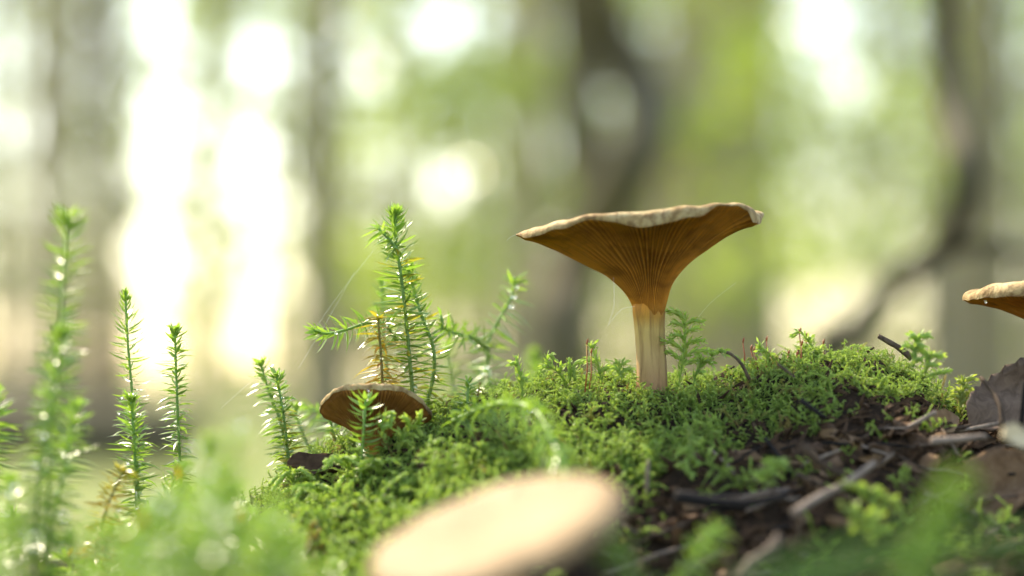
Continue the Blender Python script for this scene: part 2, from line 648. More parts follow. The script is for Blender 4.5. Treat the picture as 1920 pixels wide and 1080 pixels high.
TREES = [
    (203, 70, 14.0, 0.012, 'bark_red', 'blurred reddish brown tree trunk right behind the tallest clubmoss shoot', 2),
    (128, 62, 21.0, 0.0, 'bark_grey', 'blurred olive grey trunk just left of the reddish brown one', 0),
    (-18, 36, 25.0, -0.01, 'bark_grey', 'blurred slim grey trunk standing farthest left of all the trees', 1),
    (398, 40, 27.0, 0.004, 'bark_grey', 'thin blurred trunk standing between the two white sky gaps', 1),
    (606, 88, 13.0, 0.0, 'bark_grey', 'broad blurred olive brown trunk behind the horizontal clubmoss branch', 0),
    (762, 30, 30.0, 0.01, 'bark_grey', 'thin blurred trunk behind the forked clubmoss tip', 1),
    (985, 80, 19.0, 0.004, 'bark_pale', 'pale blurred trunk behind the left rim of the tall mushroom', 0),
    (1290, 85, 20.0, 0.003, 'bark_pale', 'pale blurred trunk behind the right half of the tall mushroom', 1),
    (1385, 60, 24.0, -0.006, 'bark_pale', 'pale slim blurred trunk just right of the tall mushroom rim', 0),
    (1425, 50, 27.0, 0.006, 'bark_grey', 'slim grey blurred trunk left of the bright sky gap', 1),
    (1655, 46, 23.0, 0.0, 'bark_pale', 'pale blurred trunk left of the bent dark sapling', 0),
    (1860, 95, 15.0, -0.008, 'bark_grey', 'broad grey blurred trunk behind the mushroom beside the curled leaf', 0),
    (1735, 34, 26.0, 0.0, 'bark_grey', 'thin grey blurred trunk close behind the bent dark sapling', 1),
    (945, 28, 33.0, 0.0, 'bark_grey', 'thin grey blurred trunk midway between clubmoss clump and tall mushroom', 1),
    (505, 24, 34.0, -0.004, 'bark_grey', 'thin grey blurred trunk left of the broad olive brown trunk', 1),
]
for k, a in enumerate(TREES):
    make_tree(*a, seed=k)


def crooked(name, ctrl_px, width, depth, bark, label, taper=0.7, stubs=()):
    base = P(ctrl_px[0][0], ctrl_px[0][1], depth)
    z0 = hz(base.x, base.y)
    root = Vector((base.x, base.y, z0))
    t = empty(name, root, label, 'tree')
    ctrl = [Vector((base.x - root.x, base.y - root.y, -0.1))]
    if base.z > z0 + 0.1:
        ctrl.append(base - root)
    for k, (a, b) in enumerate(ctrl_px[1:]):
        ctrl.append(P(a, b, depth + 0.04 * depth * math.sin(k * 1.7)) - root)
    pts = spline(ctrl, 0.006 * depth)
    r = width / F * depth / 2
    mb = MB()
    rr = [r * (1 + 0.35 * math.exp(-i / 3.0)) * (1 - (1 - taper) * i / len(pts)) for i in range(len(pts))]
    mb.tube(pts, rr, 12, bump=0.07, rnd=random.Random(3))
    for sp in stubs:
        c = [P(a, b, depth) - root for a, b in sp[1:]]
        q = spline(c, 0.005 * depth)
        mb.tube(q, [sp[0] / F * depth / 2 * (1 - 0.5 * i / len(q)) for i in range(len(q))], 10, bump=0.07, rnd=random.Random(4))
    mb.build('trunk', M[bark], t)
    tip = pts[-1]
    rng = np.random.RandomState(int(width))
    cb = MB()
    k = depth / 8.5
    leaf_cloud(cb, rng, [(tip.x + rng.uniform(-.6, .6) * k, tip.y + rng.uniform(-.6, .6) * k, tip.z + rng.uniform(-0.1, 1.2) * k, .45 * k, .45 * k, .3 * k) for _ in range(8)], 400, 0.05 * k + 0.006)
    cb.build('crown', M['bg_leaf'], t)
    return t


crooked('crooked_tree', [(1062, 720), (1050, 610), (1075, 500), (1135, 390), (1195, 285), (1212, 190), (1150, 80), (1105, -40), (1080, -260), (1085, -560), (1100, -800)], 125, 6.0, 'bark_brown',
        'dark crooked trunk with an elbow bend behind the tall mushroom', 0.8, stubs=[(90, (1130, 400), (1095, 250), (1085, 100), (1060, -80), (1050, -300), (1055, -600))])
crooked('bent_sapling', [(1545, 760), (1590, 640), (1680, 530), (1780, 445), (1812, 320), (1778, 190), (1768, 0), (1762, -200), (1775, -480), (1790, -760)], 66, 1.45, 'bark_dark',
        'bent dark sapling curving up beside the far right mushroom', 0.6, stubs=[(40, (1735, 480), (1830, 455), (1930, 470), (2050, 430))])

# fallen log on the left
t0 = P(-260, 800, 10.0)
t1 = P(345, 812, 9.4)
mb = MB()
lp = spline([t0, t0.lerp(t1, 0.35) + Vector((0, 0.05, 0.015)), t0.lerp(t1, 0.7) + Vector((0, -0.03, -0.01)), t1], 0.08)
mb.tube(lp, [0.13 + 0.012 * math.sin(i * 0.7) for i in range(len(lp))], 16, bump=0.07, rnd=random.Random(8))
lb = lp[len(lp) // 2]
mb.tube([lb, lb + Vector((0.1, 0.1, 0.22)), lb + Vector((0.12, 0.15, 0.42))], [0.035, 0.025, 0.008], 8)
tag(mb.build('fallen_log', M['bark_dark']), 'dark blurred fallen log lying behind the left clubmoss shoots', 'log')

# understorey saplings: shared foliage meshes
rng = np.random.RandomState(77)


def shrub_mesh(seed, n, leaf):
    r = np.random.RandomState(seed)
    cs = [(r.uniform(-.55, .55), r.uniform(-.4, .4), r.uniform(0.5, 2.3), r.uniform(.2, .42), r.uniform(.2, .4), r.uniform(.1, .25)) for _ in range(16)]
    mb = MB()
    leaf_cloud(mb, r, cs, n, leaf)
    st = MB()
    st.tube([(0, 0, -.1), (.04, .02, .8), (-.03, .03, 1.6), (.02, 0, 2.4)], [.022, .017, .011, .004], 7)
    for c in cs:
        z = max(0.15, c[2] - 0.45)
        st.tube([(0, 0, z), (c[0] * .5, c[1] * .5, z + .22), (c[0], c[1], c[2])], [.009, .006, .002], 5)
    return mb.mesh('crown', M['bg_leaf']), st.mesh('trunk', M['bark_grey'])


shrubs = [shrub_mesh(s, 520, 0.045) for s in (1, 2, 3)]
SHRUBS = [  # px, depth, size, label
    (720, 17, 1.5, 'light green leafy sapling behind the forked clubmoss tip'),
    (800, 20, 1.2, 'pale green leafy sapling between the clubmoss clump and the pale trunk'),
    (925, 24, 1.6, 'pale green sapling just left of the pale trunk behind the tall mushroom'),
    (1420, 19, 1.5, 'green leafy sapling right of the tall mushroom among slim pale trunks'),
    (1545, 14, 1.1, 'bright green leafy sapling under the bright sky gap'),
    (1640, 17, 1.6, 'bright green leafy sapling left of the bent dark sapling'),
    (1330, 26, 2.0, 'dull green sapling behind the pale trunks right of the tall mushroom'),
    (1900, 19, 1.7, 'green leafy sapling behind the broad grey trunk'),
    (1190, 22, 1.9, 'dull green sapling behind the dark crooked trunk'),
    (660, 23, 1.9, 'pale green sapling beside the broad olive brown trunk'),
]
for k, (px, d, s, lab) in enumerate(SHRUBS):
    p = P(px, 715, d)
    t = empty('leafy_sapling', (p.x, p.y, hz(p.x, p.y)), lab, 'sapling', 'leafy saplings under the trees')
    t.rotation_euler = (0, 0, rnd.uniform(0, 6.28))
    t.scale = (s, s, s * 1.15)
    f, st = shrubs[k % 3]
    link('crown', f, t)
    link('trunk', st, t)

# the far wood: one leafy mass with trunks too far off to count, open to the sky on the left
rng = np.random.RandomState(123)
mb = MB()


WD = 44.0      # the wood's edge stands about 44 m off
GAPS = [  # openings between the crowns: bearing and height as photo pixels at that distance, half width, half height
    (300, 25, 34, 36), (500, 105, 38, 60), (302, 215, 30, 34), (298, 330, 34, 50), (288, 480, 38, 70), (282, 640, 36, 60), (480, 290, 38, 46), (425, 355, 22, 24), (500, 400, 34, 40), (498, 510, 32, 44), (470, 640, 36, 44), (45, 240, 46, 42), (55, 365, 42, 44), (20, 100, 30, 40), (20, 650, 60, 70),
    (140, 95, 20, 26), (135, 340, 22, 24), (880, 340, 56, 52), (870, 580, 52, 56), (720, 265, 24, 28), (712, 165, 24, 28), (820, 160, 28, 30), (770, 300, 24, 24), (930, 240, 24, 30),
    (900, 60, 24, 40), (640, 60, 20, 26), (1540, 50, 40, 90), (1480, 585, 50, 46), (1520, 570, 24, 22), (1030, 265, 20, 18), (1440, 370, 20, 22), (1600, 430, 26, 26), (1570, 320, 20, 20), (1640, 150, 20, 26),
    (1860, 290, 24, 24), (1890, 60, 26, 36), (1700, 60, 20, 30), (1590, 520, 20, 20), (1340, 180, 16, 18), (850, 450, 24, 24), (780, 520, 20, 24), (1700, 330, 18, 20), (960, 420, 18, 18)]
GW = [(P(a, b, WD), c * 1.05 / F * WD, e * 1.05 / F * WD) for a, b, c, e in GAPS]
n_leaf = 0
for k in range(46):     # sunlit edge of the wood: many small openings near the clubmoss and right of the tall mushroom
    q = P(rng.uniform(640, 985) if k < 30 else rng.uniform(1420, 1720), rng.uniform(0, 640), WD)
    r = rng.uniform(14, 26) / F * WD
    GW.append((q, r, r))
for k in range(240):     # the far wood has small chance openings everywhere
    q = P(rng.uniform(-1600, 3000), rng.uniform(-450, 650), WD)
    GW.append((q, rng.uniform(0.09, 0.19), rng.uniform(0.09, 0.22)))
while n_leaf < 59000:
    p = P(rng.uniform(-1700, 3100), rng.uniform(-600, 725), WD + rng.uniform(-1.5, 1.5))
    skip = False
    for q, a, b in GW:
        if abs(p.x - q.x) < a and ((p.x - q.x) / a) ** 2 + ((p.z - q.z) / b) ** 2 < 1:
            skip = True
            break
    n_leaf += 1
    if skip:
        continue
    u = Vector(rng.normal(size=3)).normalized()
    v = u.orthogonal().normalized()
    s = rng.uniform(0.10, 0.19)
    mb.add([p - u * s, p + v * s * 0.6, p + u * s, p - v * s * 0.6], [(0, 1, 2, 3)], [float(rng.uniform())] * 4, float(rng.uniform()))
far_leaves = mb.build('far_wood', M['bg_leaf'], smooth=False)
tag(far_leaves, 'pale green blurred leaves of the far wood behind the trunks', 'foliage', kind='stuff')
for k in range(46):
    px = rng.uniform(-300, 2200)
    if 220 < px < 570 or 1480 < px < 1600:
        continue
    p = P(px, 715, rng.uniform(39, 41.5))
    z0 = hz(p.x, p.y)
    w = rng.uniform(0.08, 0.2)
    ln = rng.uniform(-0.03, 0.03)
    mb = MB()
    mb.tube([(0, 0, -0.3), (0, 0, 0), (ln * 2, 0.03, 2.5), (ln * 5, 0, 5), (ln * 9, 0.05, 9), (ln * 14, 0, 13)], [w * 1.3, w * 1.15, w * 0.95, w * 0.8, w * 0.6, w * 0.3], 9, bump=0.06, rnd=random.Random(k))
    o = mb.build('distant_tree', M['bark_pale'])
    o.location = (p.x, p.y, z0)
    tag(o, 'slim pale distant trunk at the edge of the far wood', 'tree', 'distant trunks of the far wood')

# ------------------------------------------------------------------ mushrooms
def ring_interp(tab, ph):
    a = np.array([t[0] for t in tab] + [tab[0][0] + 360.0])
    v = np.array([t[1] for t in tab] + [tab[0][1]])
    # smooth periodic interpolation (cosine between keys)
    ph = (ph - a[0]) % 360 + a[0]
    i = np.clip(np.searchsorted(a, ph, side='right') - 1, 0, len(a) - 2)
    t = (ph - a[i]) / (a[i + 1] - a[i])
    t = t * t * (3 - 2 * t)
    return v[i] + (v[i + 1] - v[i]) * t


def resample(prof, n):
    p = np.array(prof, dtype=float)
    s = np.concatenate([[0], np.cumsum(np.hypot(*np.diff(p, axis=0).T))])
    s /= s[-1]
    # smooth the polyline a little
    t = np.linspace(0, 1, n)
    r, z = np.interp(t, s, p[:, 0]), np.interp(t, s, p[:, 1])
    for _ in range(3):
        r[1:-1] = (r[:-2] + 2 * r[1:-1] + r[2:]) / 4
        z[1:-1] = (z[:-2] + 2 * z[1:-1] + z[2:]) / 4
    return r, z


def grid_mesh(name, V, T, R, mat, closed_u=True, thick=None):
    """V: (rows, cols, 3) in metres, wrapping round in cols"""
    rows, cols = V.shape[:2]
    mb = MB()
    mb.v = [tuple(p) for p in V.reshape(-1, 3)]
    mb.t = list(T.reshape(-1))
    mb.r = list(R.reshape(-1))
    for i in range(rows - 1):
        for k in range(cols):
            k2 = (k + 1) % cols
            mb.f.append((i * cols + k, i * cols + k2, (i + 1) * cols + k2, (i + 1) * cols + k))
    return mb.mesh(name, mat)


def mushroom(name, base, label, left, right, R, edge, crest, centre_z, stem, tilt=(0, 0), pivot=17.0, gills=86, group=None, cap='cap', gill='gill', wave=0.0, margin=2.2,
             stem_bend=(0, 0), seed=1, smooth_top=1.0):
    """all profiles in millimetres; left / right are gill outlines (r, z) from stem to rim"""
    root = empty(name, base, label, 'mushroom', group)
    rg = np.random.RandomState(seed)
    mm = 0.001
    cols, rows = gills * 8, 34
    ph = np.arange(cols) * 360.0 / cols
    c = np.cos(np.radians(ph))
    s = np.sin(np.radians(ph))
    w = (1 + c) / 2
    rl, zl = resample(left, rows)
    rr, zr = resample(right, rows)
    Re = ring_interp(R, ph) + 0.25 * np.sin(np.radians(ph * 5 + 20)) + 0.15 * np.sin(np.radians(ph * 11 + 70))
    Ze = ring_interp(edge, ph)
    Zc = ring_interp(crest, ph)
    rb = rl[:, None] * (1 - w) + rr[:, None] * w
    zb = zl[:, None] * (1 - w) + zr[:, None] * w
    tt = np.linspace(0, 1, rows)[:, None]
    k = rb[-1]
    r = rb + (Re - k) * tt ** 2
    z = zb + (Ze - zb[-1]) * tt ** 4
    # gills: sharp ridges hanging from the surface, with short ones between near the rim
    warp = ph + 1.1 * np.sin(np.radians(ph * 7)) + 0.7 * np.sin(np.radians(ph * 17 + 40))
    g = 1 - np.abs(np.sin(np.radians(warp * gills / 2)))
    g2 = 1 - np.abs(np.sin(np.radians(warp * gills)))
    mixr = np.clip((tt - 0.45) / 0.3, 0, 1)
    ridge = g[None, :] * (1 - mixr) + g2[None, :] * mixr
    amp = 0.8 * np.clip(tt / 0.12, 0, 1) * np.clip((1 - tt) / 0.06, 0, 1) * np.minimum(1, (rb * 6.283 / gills) / 0.9)
    dr, dz = np.gradient(rb, axis=0), np.gradient(zb, axis=0)
    ln = np.hypot(dr, dz) + 1e-9
    r2 = r + amp * ridge * dz / ln
    z2 = z - amp * ridge * dr / ln
    tl = Matrix.Rotation(rad(tilt[0]), 4, 'X') @ Matrix.Rotation(rad(tilt[1]), 4, 'Y')

    def place(rad_, z_, cap_part=True):
        V = np.stack([rad_ * c, rad_ * s, z_], -1)
        if cap_part and tilt != (0, 0):
            m3 = np.array(tl.to_3x3())
            V = V - np.array([0, 0, pivot])
            V = V @ m3.T + np.array([0, 0, pivot])
        V = V + np.array([stem_bend[0], stem_bend[1], 0])
        return V * mm
    Vg = place(r2, z2)
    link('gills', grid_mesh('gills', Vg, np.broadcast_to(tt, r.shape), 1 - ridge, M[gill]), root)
    # upper skin: from the rim over the rolled margin into the funnel
    trows = 26
    rt, zt = [], []
    for i in range(trows):
        u = i / (trows - 1)
        if u < 0.3:
            a = u / 0.3
            rr_ = Re + 0.12 - margin * (1 - math.cos(a * math.pi / 2)) + 0.35 * math.sin(a * math.pi)
            zz_ = Ze - 0.05 + (Zc - Ze + 0.05) * math.sin(a * math.pi / 2)
        else:
            a = (u - 0.3) / 0.7
            rr_ = (Re + 0.12 - margin) * (1 - a)
            zm = Zc.mean()
            zz_ = (Zc * (1 - a ** 0.7) + zm * a ** 0.7) + (centre_z - zm) * (a * a * (3 - 2 * a)) ** smooth_top
        wr = 0.18 * np.sin(np.radians(ph * 9 + 30 * u * 8)) * min(1, u * 4) * (1 - u) + 0.1 * np.sin(np.radians(ph * 23 + 90 * u)) * (1 - u)
        rt.append(rr_)
        zt.append(zz_ + wr)
    rt, zt = np.array(rt), np.array(zt)
    Vt = place(rt, zt)
    link('cap', grid_mesh('cap', Vt, np.broadcast_to(np.linspace(0, 1, trows)[:, None], rt.shape), np.full(rt.shape, 0.5), M[cap]), root)
    # stem
    n = 40
    sr, szs = [], []
    srows = 30
    st = np.array(stem, dtype=float)
    zz = np.linspace(st[0, 1], st[-1, 1], srows)
    rr_ = np.interp(zz, st[:, 1], st[:, 0])
    for _ in range(3):
        rr_[1:-1] = (rr_[:-2] + 2 * rr_[1:-1] + rr_[2:]) / 4
    V = np.zeros((srows, n, 3))
    top = np.array(tl.to_3x3() @ Vector((0, 0, st[-1, 1] - pivot))) + np.array([0, 0, pivot])
    for i in range(srows):
        u = i / (srows - 1)
        a = np.arange(n) * 2 * math.pi / n
        q = rr_[i] * (1 + 0.05 * np.sin(a * 3 + 1 + u) + 0.025 * np.sin(a * 7 + 2 * u) + 0.012 * np.sin(a * 13 + u))
        V[i, :, 0] = q * np.cos(a) + stem_bend[0] * u ** 2 + top[0] * u ** 3 + 0.35 * math.sin(u * 5)
        V[i, :, 1] = q * np.sin(a) + stem_bend[1] * u ** 2 + top[1] * u ** 3
        V[i, :, 2] = zz[i] + (top[2] - st[-1, 1]) * u ** 3
    link('stem', grid_mesh('stem', V * mm, np.broadcast_to(np.linspace(0, 1, srows)[:, None], (srows, n)), np.full((srows, n), 0.5), M['stem']), root)
    return root


L1 = [(3.2, 14.8), (3.55, 16.6), (4.0, 18.2), (4.7, 19.6), (6.6, 21.8), (9.8, 24.8), (14.9, 27.3), (20, 30.0), (25, 32.4), (28, 33.2), (29.8, 33.4)]
R1 = [(3.2, 14.8), (3.5, 16.6), (3.75, 18.2), (4.1, 19.6), (4.6, 21.8), (6.5, 24.8), (9.3, 27.9), (14.3, 31.7), (19.4, 35.2), (22.5, 37.2), (25, 38.2)]
mushroom('mushroom', P(1218, 717, FOCUS), 'tall funnel shaped mushroom with orange brown gills standing on the moss crest', L1, R1,
         [(0, 25.2), (60, 26.0), (120, 28.0), (180, 29.9), (225, 29.4), (270, 27.6), (315, 26.5), (340, 25.8)],
         [(0, 37.6), (45, 37.5), (90, 35.5), (140, 33.5), (180, 33.0), (205, 31.8), (226, 33.1), (243, 34.9), (264, 33.2), (288, 35.4), (301, 38.0), (312, 38.3), (320, 37.4), (327, 35.0), (336, 34.8), (350, 36.6)],
         [(0, 38.4), (45, 38.2), (90, 36.2), (140, 34.2), (180, 33.5), (205, 34.0), (226, 35.3), (243, 36.2), (264, 36.8), (288, 37.9), (304, 38.9), (318, 39.0), (328, 38.7), (338, 38.0), (348, 38.2)],
         26.0, [(3.7, -8), (3.5, -2), (3.35, 2), (3.25, 8), (3.4, 13), (3.65, 16), (3.85, 17.6), (3.2, 18.8)], gills=84, margin=2.4)

small = [(1.9, 4.5), (2.5, 6.5), (4.2, 9.0), (7.5, 11.8), (10.5, 13.6), (11.9, 14.2)]
mushroom('mushroom', P(700, 884, 0.576), 'small tan mushroom with dark gills half hidden in moss below the clubmoss clump', small, small,
         [(0, 12.2), (90, 11.6), (180, 12.4), (225, 11.9), (270, 11.7), (315, 12.1)],
         [(0, 13.0), (60, 14.0), (120, 14.2), (180, 14.0), (200, 13.6), (225, 14.6), (265, 14.6), (300, 14.6), (330, 13.7)],
         [(0, 14.8), (60, 15.6), (120, 15.8), (180, 15.0), (200, 15.4), (225, 16.1), (265, 16.5), (300, 16.3), (330, 15.4)],
         14.6, [(2.0, -10), (1.8, 0), (1.9, 4), (2.3, 6.2), (1.9, 7.0)], tilt=(-21, 2), pivot=6.0, gills=64, gill='gill_dark', margin=1.6, seed=4)

R3 = [(3, 17), (4, 19.5), (6.5, 23), (10, 25.5), (15, 27.6), (20, 29), (23.5, 29.4)]
mushroom('mushroom', P(2008, 805, 0.585), 'tan mushroom beside the upright curled dead leaf', R3, R3,
         [(0, 23), (90, 23), (180, 23.4), (215, 23.6), (270, 23)],
         [(0, 29), (90, 29), (165, 29.2), (185, 29.0), (215, 29.3), (250, 29.6), (290, 30.5)],
         [(0, 32.2), (90, 32.4), (165, 31.6), (185, 31.2), (215, 32.6), (250, 33.4), (290, 33.4)],
         27.0, [(3.3, -8), (3.1, 4), (3.1, 12), (4.2, 19)], gills=80, margin=3.0, seed=6)

FR = [(2.6, 22), (3.6, 23.6), (6, 25.5), (10, 27.3), (15, 28.3), (19, 28.4), (20.4, 28.0)]
mushroom('mushroom', P(955, 1335, 0.412), 'cream topped mushroom in front of the mound tilted and out of focus', FR, FR,
         [(0, 20.6), (60, 20.2), (120, 20.4), (180, 21.0), (240, 20.4), (300, 20.2)],
         [(0, 27.6), (60, 27.9), (120, 27.4), (180, 27.7), (240, 27.2), (300, 27.8)],
         [(0, 30.6), (60, 30.8), (120, 30.5), (180, 30.8), (240, 30.3), (300, 30.7)],
         29.6, [(3.0, -30), (2.7, 0), (2.6, 10), (2.9, 20), (3.7, 23.8)], tilt=(17, -17), pivot=22.0, gills=70, cap='cap_front', margin=4.0, seed=9)


# ------------------------------------------------------------------ clubmoss
def leafy_stem(ctrl, rg, stem, leaves, ll=0.0060, lw=0.00078, per_mm=2.6, r0=0.0004, tip_ang=26, mid_ang=68, base_ang=82, tint=(0.45, 0.95), droop=0.45, bare=0.0, fade=1.0, short_tip=0.55,
               rust=0.0, yellow=0.0):
    pts = spline(ctrl, 0.0008)
    n = len(pts)
    stem.tube(pts, [r0 * (1.1 - 0.45 * i / n) for i in range(n)], 6, tint[0], tint[1])
    acc, ang = 0.0, rg.uniform(0, 6.28)
    length = sum((pts[i + 1] - pts[i]).length for i in range(n - 1))
    run = 0.0
    for i in range(n - 1):
        seg = (pts[i + 1] - pts[i]).length
        d = (pts[min(i + 2, n - 1)] - pts[max(i - 1, 0)]).normalized()
        a0 = d.orthogonal().normalized()
        b0 = d.cross(a0)
        acc += seg * 1000 * per_mm * 2.0 * (1.0 + (2.2 if run / length > 0.95 else 0))
        while acc > 1:
            acc -= 1
            ang += 2.39996 + rg.uniform(-0.25, 0.25)
            u = min(1.0, (run + seg * rg.uniform(0, 1)) / length)
            if u < bare:
                continue
            if rg.uniform(0, 1) > fade:
                continue
            th = lerp(base_ang, mid_ang, min(1, u / 0.45)) if u < 0.45 else lerp(mid_ang, tip_ang, max(0, (u - 0.45) / 0.55) ** 2.2)
            th = rad(th + rg.uniform(-14, 14))
            o = a0 * math.cos(ang) + b0 * math.sin(ang)
            L = ll * 1.1 * rg.uniform(0.75, 1.15) * (1 if u < 0.9 else lerp(1, short_tip, (u - 0.9) / 0.1))
            W = lw * rg.uniform(0.8, 1.15)
            p0 = pts[i].lerp(pts[i + 1], rg.uniform(0, 1)) + o * r0 * 0.5
            dirv = (d * math.cos(th) + o * math.sin(th)).normalized()
            side = d.cross(o).normalized()
            side.rotate(Matrix.Rotation(rg.uniform(-0.9, 0.9), 3, dirv))
            nrm = side.cross(dirv)
            dr = droop * L * rg.uniform(0.4, 1.6)
            vs, ts = [], []
            tv = lerp(tint[0], tint[1], u) + rg.uniform(-0.08, 0.08)
            if rg.uniform(0, 1) < rust * (1 - u) ** 0.5:
                tv = rg.uniform(0.0, 0.22)
            elif rg.uniform(0, 1) < yellow * (1 - u):
                tv = rg.uniform(0.22, 0.36)
            for s, wf in ((0.0, 0.45), (0.3, 1.0), (0.65, 0.72)):
                q = p0 + dirv * (L * s) + Vector((0, 0, -dr * s * s)) + nrm * (0.08 * L * math.sin(s * 3.14))
                vs += [q - side * W * 0.5 * wf, q - nrm * W * 0.14 * wf, q + side * W * 0.5 * wf]
                ts += [tv, tv * 0.95, tv]
            vs.append(p0 + dirv * L + Vector((0, 0, -dr)))
            ts.append(min(1, tv + 0.05))
            fs = []
            for k in (0, 3):
                fs += [(k, k + 1, k + 4, k + 3), (k + 1, k + 2, k + 5, k + 4)]
            fs += [(6, 7, 9), (7, 8, 9)]
            leaves.add(vs, fs, ts, rg.uniform(0, 1))
        run += seg


CLUB = 'green clubmoss shoots around the hummock'


def clubmoss(label, stems, seed, name='clubmoss', group=CLUB):
    """stems: list of (ctrl points in world, options)"""
    base = stems[0][0][0]
    t = empty(name, base, label, 'clubmoss', group)
    rg = random.Random(seed)
    for ctrl, opt in stems:
        st, lv = MB(), MB()
        leafy_stem([Vector(c) - Vector(base) for c in ctrl], rg, st, lv, **opt)
        so = st.build('stem', M['clubmoss_stem'], t)
        tag(lv.build('leaves', M['clubmoss'], so), kind='stuff')
    return t


def PX(lst, d):
    return [P(a, b, d if not isinstance(d, (list, tuple)) else d[0] + (d[1] - d[0]) * i / (len(lst) - 1)) for i, (a, b) in enumerate(lst)]


up = dict(ll=0.0056)
clubmoss('tallest upright clubmoss shoot in front of the reddish brown trunk',
         [(PX([(80, 1150), (88, 980), (98, 800), (112, 640), (118, 520), (128, 400)], 0.515), dict(ll=0.0056, lw=0.0007, per_mm=1.9, mid_ang=86, tip_ang=50, short_tip=0.7, droop=0.1)),
          (PX([(60, 1150), (65, 1000), (80, 860), (105, 700), (115, 620)], 0.505), dict(ll=0.0058))], 1)
clubmoss('short bushy clubmoss shoot leaning against the tallest one',
         [(PX([(70, 1150), (95, 1000), (120, 880), (142, 760)], 0.525), dict(ll=0.0062, droop=0.4, tint=(0.5, 0.95)))], 2)
clubmoss('clubmoss shoot with a thin sparse tip and thick bushy base',
         [(PX([(258, 1120), (256, 960), (252, 840), (245, 745)], 0.572), dict(ll=0.0052, per_mm=3.2)),
          (PX([(262, 1000), (256, 860), (248, 740), (240, 640), (235, 548)], 0.590), dict(ll=0.0040, lw=0.0006, per_mm=1.7, mid_ang=85, tip_ang=25, short_tip=0.3, droop=0.0))], 3)
clubmoss('slender dark green clubmoss shoot alone before the white sky gap',
         [(PX([(345, 1010), (338, 880), (333, 770), (330, 690), (328, 618)], 0.588), dict(ll=0.0046, per_mm=2.6, tip_ang=30, short_tip=0.6))], 4)
clubmoss('pair of clubmoss shoots with yellow leaves left of the small mushroom',
         [(PX([(552, 930), (541, 860), (533, 790), (525, 740), (518, 702)], 0.584), dict(ll=0.0048, per_mm=3.6, yellow=0.55)),
          (PX([(545, 900), (528, 800), (505, 735), (488, 680)], 0.600), dict(ll=0.0044, per_mm=3.0))], 5)
clubmoss('tall clubmoss with a forked bright tip behind the small mushroom',
         [(PX([(778, 800), (772, 720), (765, 640), (757, 560), (748, 490), (741, 440), (742, 398)], 0.583), dict(ll=0.0058, lw=0.00082, per_mm=3.2, yellow=0.35, r0=0.0005, droop=0.3)),
          (PX([(745, 470), (728, 447), (706, 425)], 0.580), dict(ll=0.0036, per_mm=3.0, tip_ang=30, short_tip=0.9, tint=(0.8, 1.0)))], 6)
clubmoss('clubmoss shoot bending outwards right of the forked clubmoss',
         [(PX([(790, 810), (800, 760), (813, 700), (812, 650), (795, 605), (780, 560), (765, 500)], 0.592), dict(ll=0.0046, per_mm=2.4, yellow=0.3, droop=0.3, r0=0.0005))], 7)
clubmoss('bright green clubmoss branch growing sideways left of the rusty shoot',
         [(PX([(745, 640), (720, 608), (690, 605), (650, 618), (612, 626), (590, 620)], (0.590, 0.578)), dict(ll=0.0044, lw=0.0007, per_mm=1.9, mid_ang=70, base_ang=70, droop=0.05, tint=(0.7, 1.0)))], 8)
clubmoss('rusty orange withered clubmoss shoot behind the small mushroom',
         [(PX([(722, 800), (718, 740), (715, 680), (712, 635), (708, 592)], 0.580), dict(ll=0.0052, per_mm=2.6, tint=(0.02, 0.2), mid_ang=75, base_ang=85, droop=0.5, tip_ang=55))], 9)
clubmoss('pale green clubmoss branch with curved tip left of the tall mushroom',
         [(PX([(922, 800), (918, 720), (914, 650), (935, 600), (955, 565), (966, 520)], 0.625), dict(ll=0.0060, lw=0.0008, per_mm=1.4, tint=(0.6, 0.95), mid_ang=75, tip_ang=45, short_tip=0.7)),
          (PX([(916, 655), (890, 635), (855, 625), (828, 615)], (0.625, 0.600)), dict(ll=0.0042, lw=0.0006, per_mm=1.1, tint=(0.5, 0.9), mid_ang=70, base_ang=75, droop=-0.05)),
          (PX([(828, 625), (829, 605), (826, 590)], 0.600), dict(ll=0.0042, per_mm=1.5, tint=(0.6, 0.95))),
          (PX([(905, 820), (912, 760), (900, 690)], 0.64), dict(ll=0.006, per_mm=1.8, tint=(0.6, 0.9)))], 10)
clubmoss('pale clubmoss shoot standing behind the curved pale branch',
         [(PX([(860, 830), (850, 740), (842, 690), (838, 650)], 0.66), dict(ll=0.006, per_mm=1.8, tint=(0.6, 0.9)))], 11)
clubmoss('pale slender clubmoss tip behind the rusty shoot',
         [(PX([(728, 760), (722, 660), (718, 590), (716, 530)], 0.625), dict(ll=0.004, per_mm=1.8, tint=(0.6, 0.9)))], 12)
clubmoss('clubmoss shoot overlapping the cap of the small mushroom',
         [(PX([(676, 900), (680, 840), (683, 790), (686, 742)], 0.562), dict(ll=0.0042, lw=0.001, per_mm=2.0, mid_ang=80, base_ang=90, droop=0.0, tint=(0.6, 0.95), tip_ang=40))], 13)
clubmoss('thin dark stemmed clubmoss shoot under the left rim of the small mushroom',
         [(PX([(650, 900), (640, 860), (622, 800), (614, 770)], 0.60), dict(ll=0.0046, per_mm=2.0, tint=(0.5, 0.8)))], 14)
clubmoss('leaning clubmoss shoot between the yellow pair and the small mushroom',
         [(PX([(620, 905), (585, 850), (562, 800), (552, 760)], 0.615), dict(ll=0.0046, per_mm=2.0, tint=(0.6, 0.9))),
          (PX([(640, 800), (600, 775), (572, 762)], 0.63), dict(ll=0.0042, per_mm=3.0, tint=(0.7, 0.95)))], 15)
clubmoss('short clubmoss shoot poking out of the moss beside the pale branch',
         [(PX([(876, 830), (874, 780), (878, 735), (876, 712)], 0.575), dict(ll=0.0036, per_mm=2.4, mid_ang=70, tint=(0.5, 0.85)))], 16)
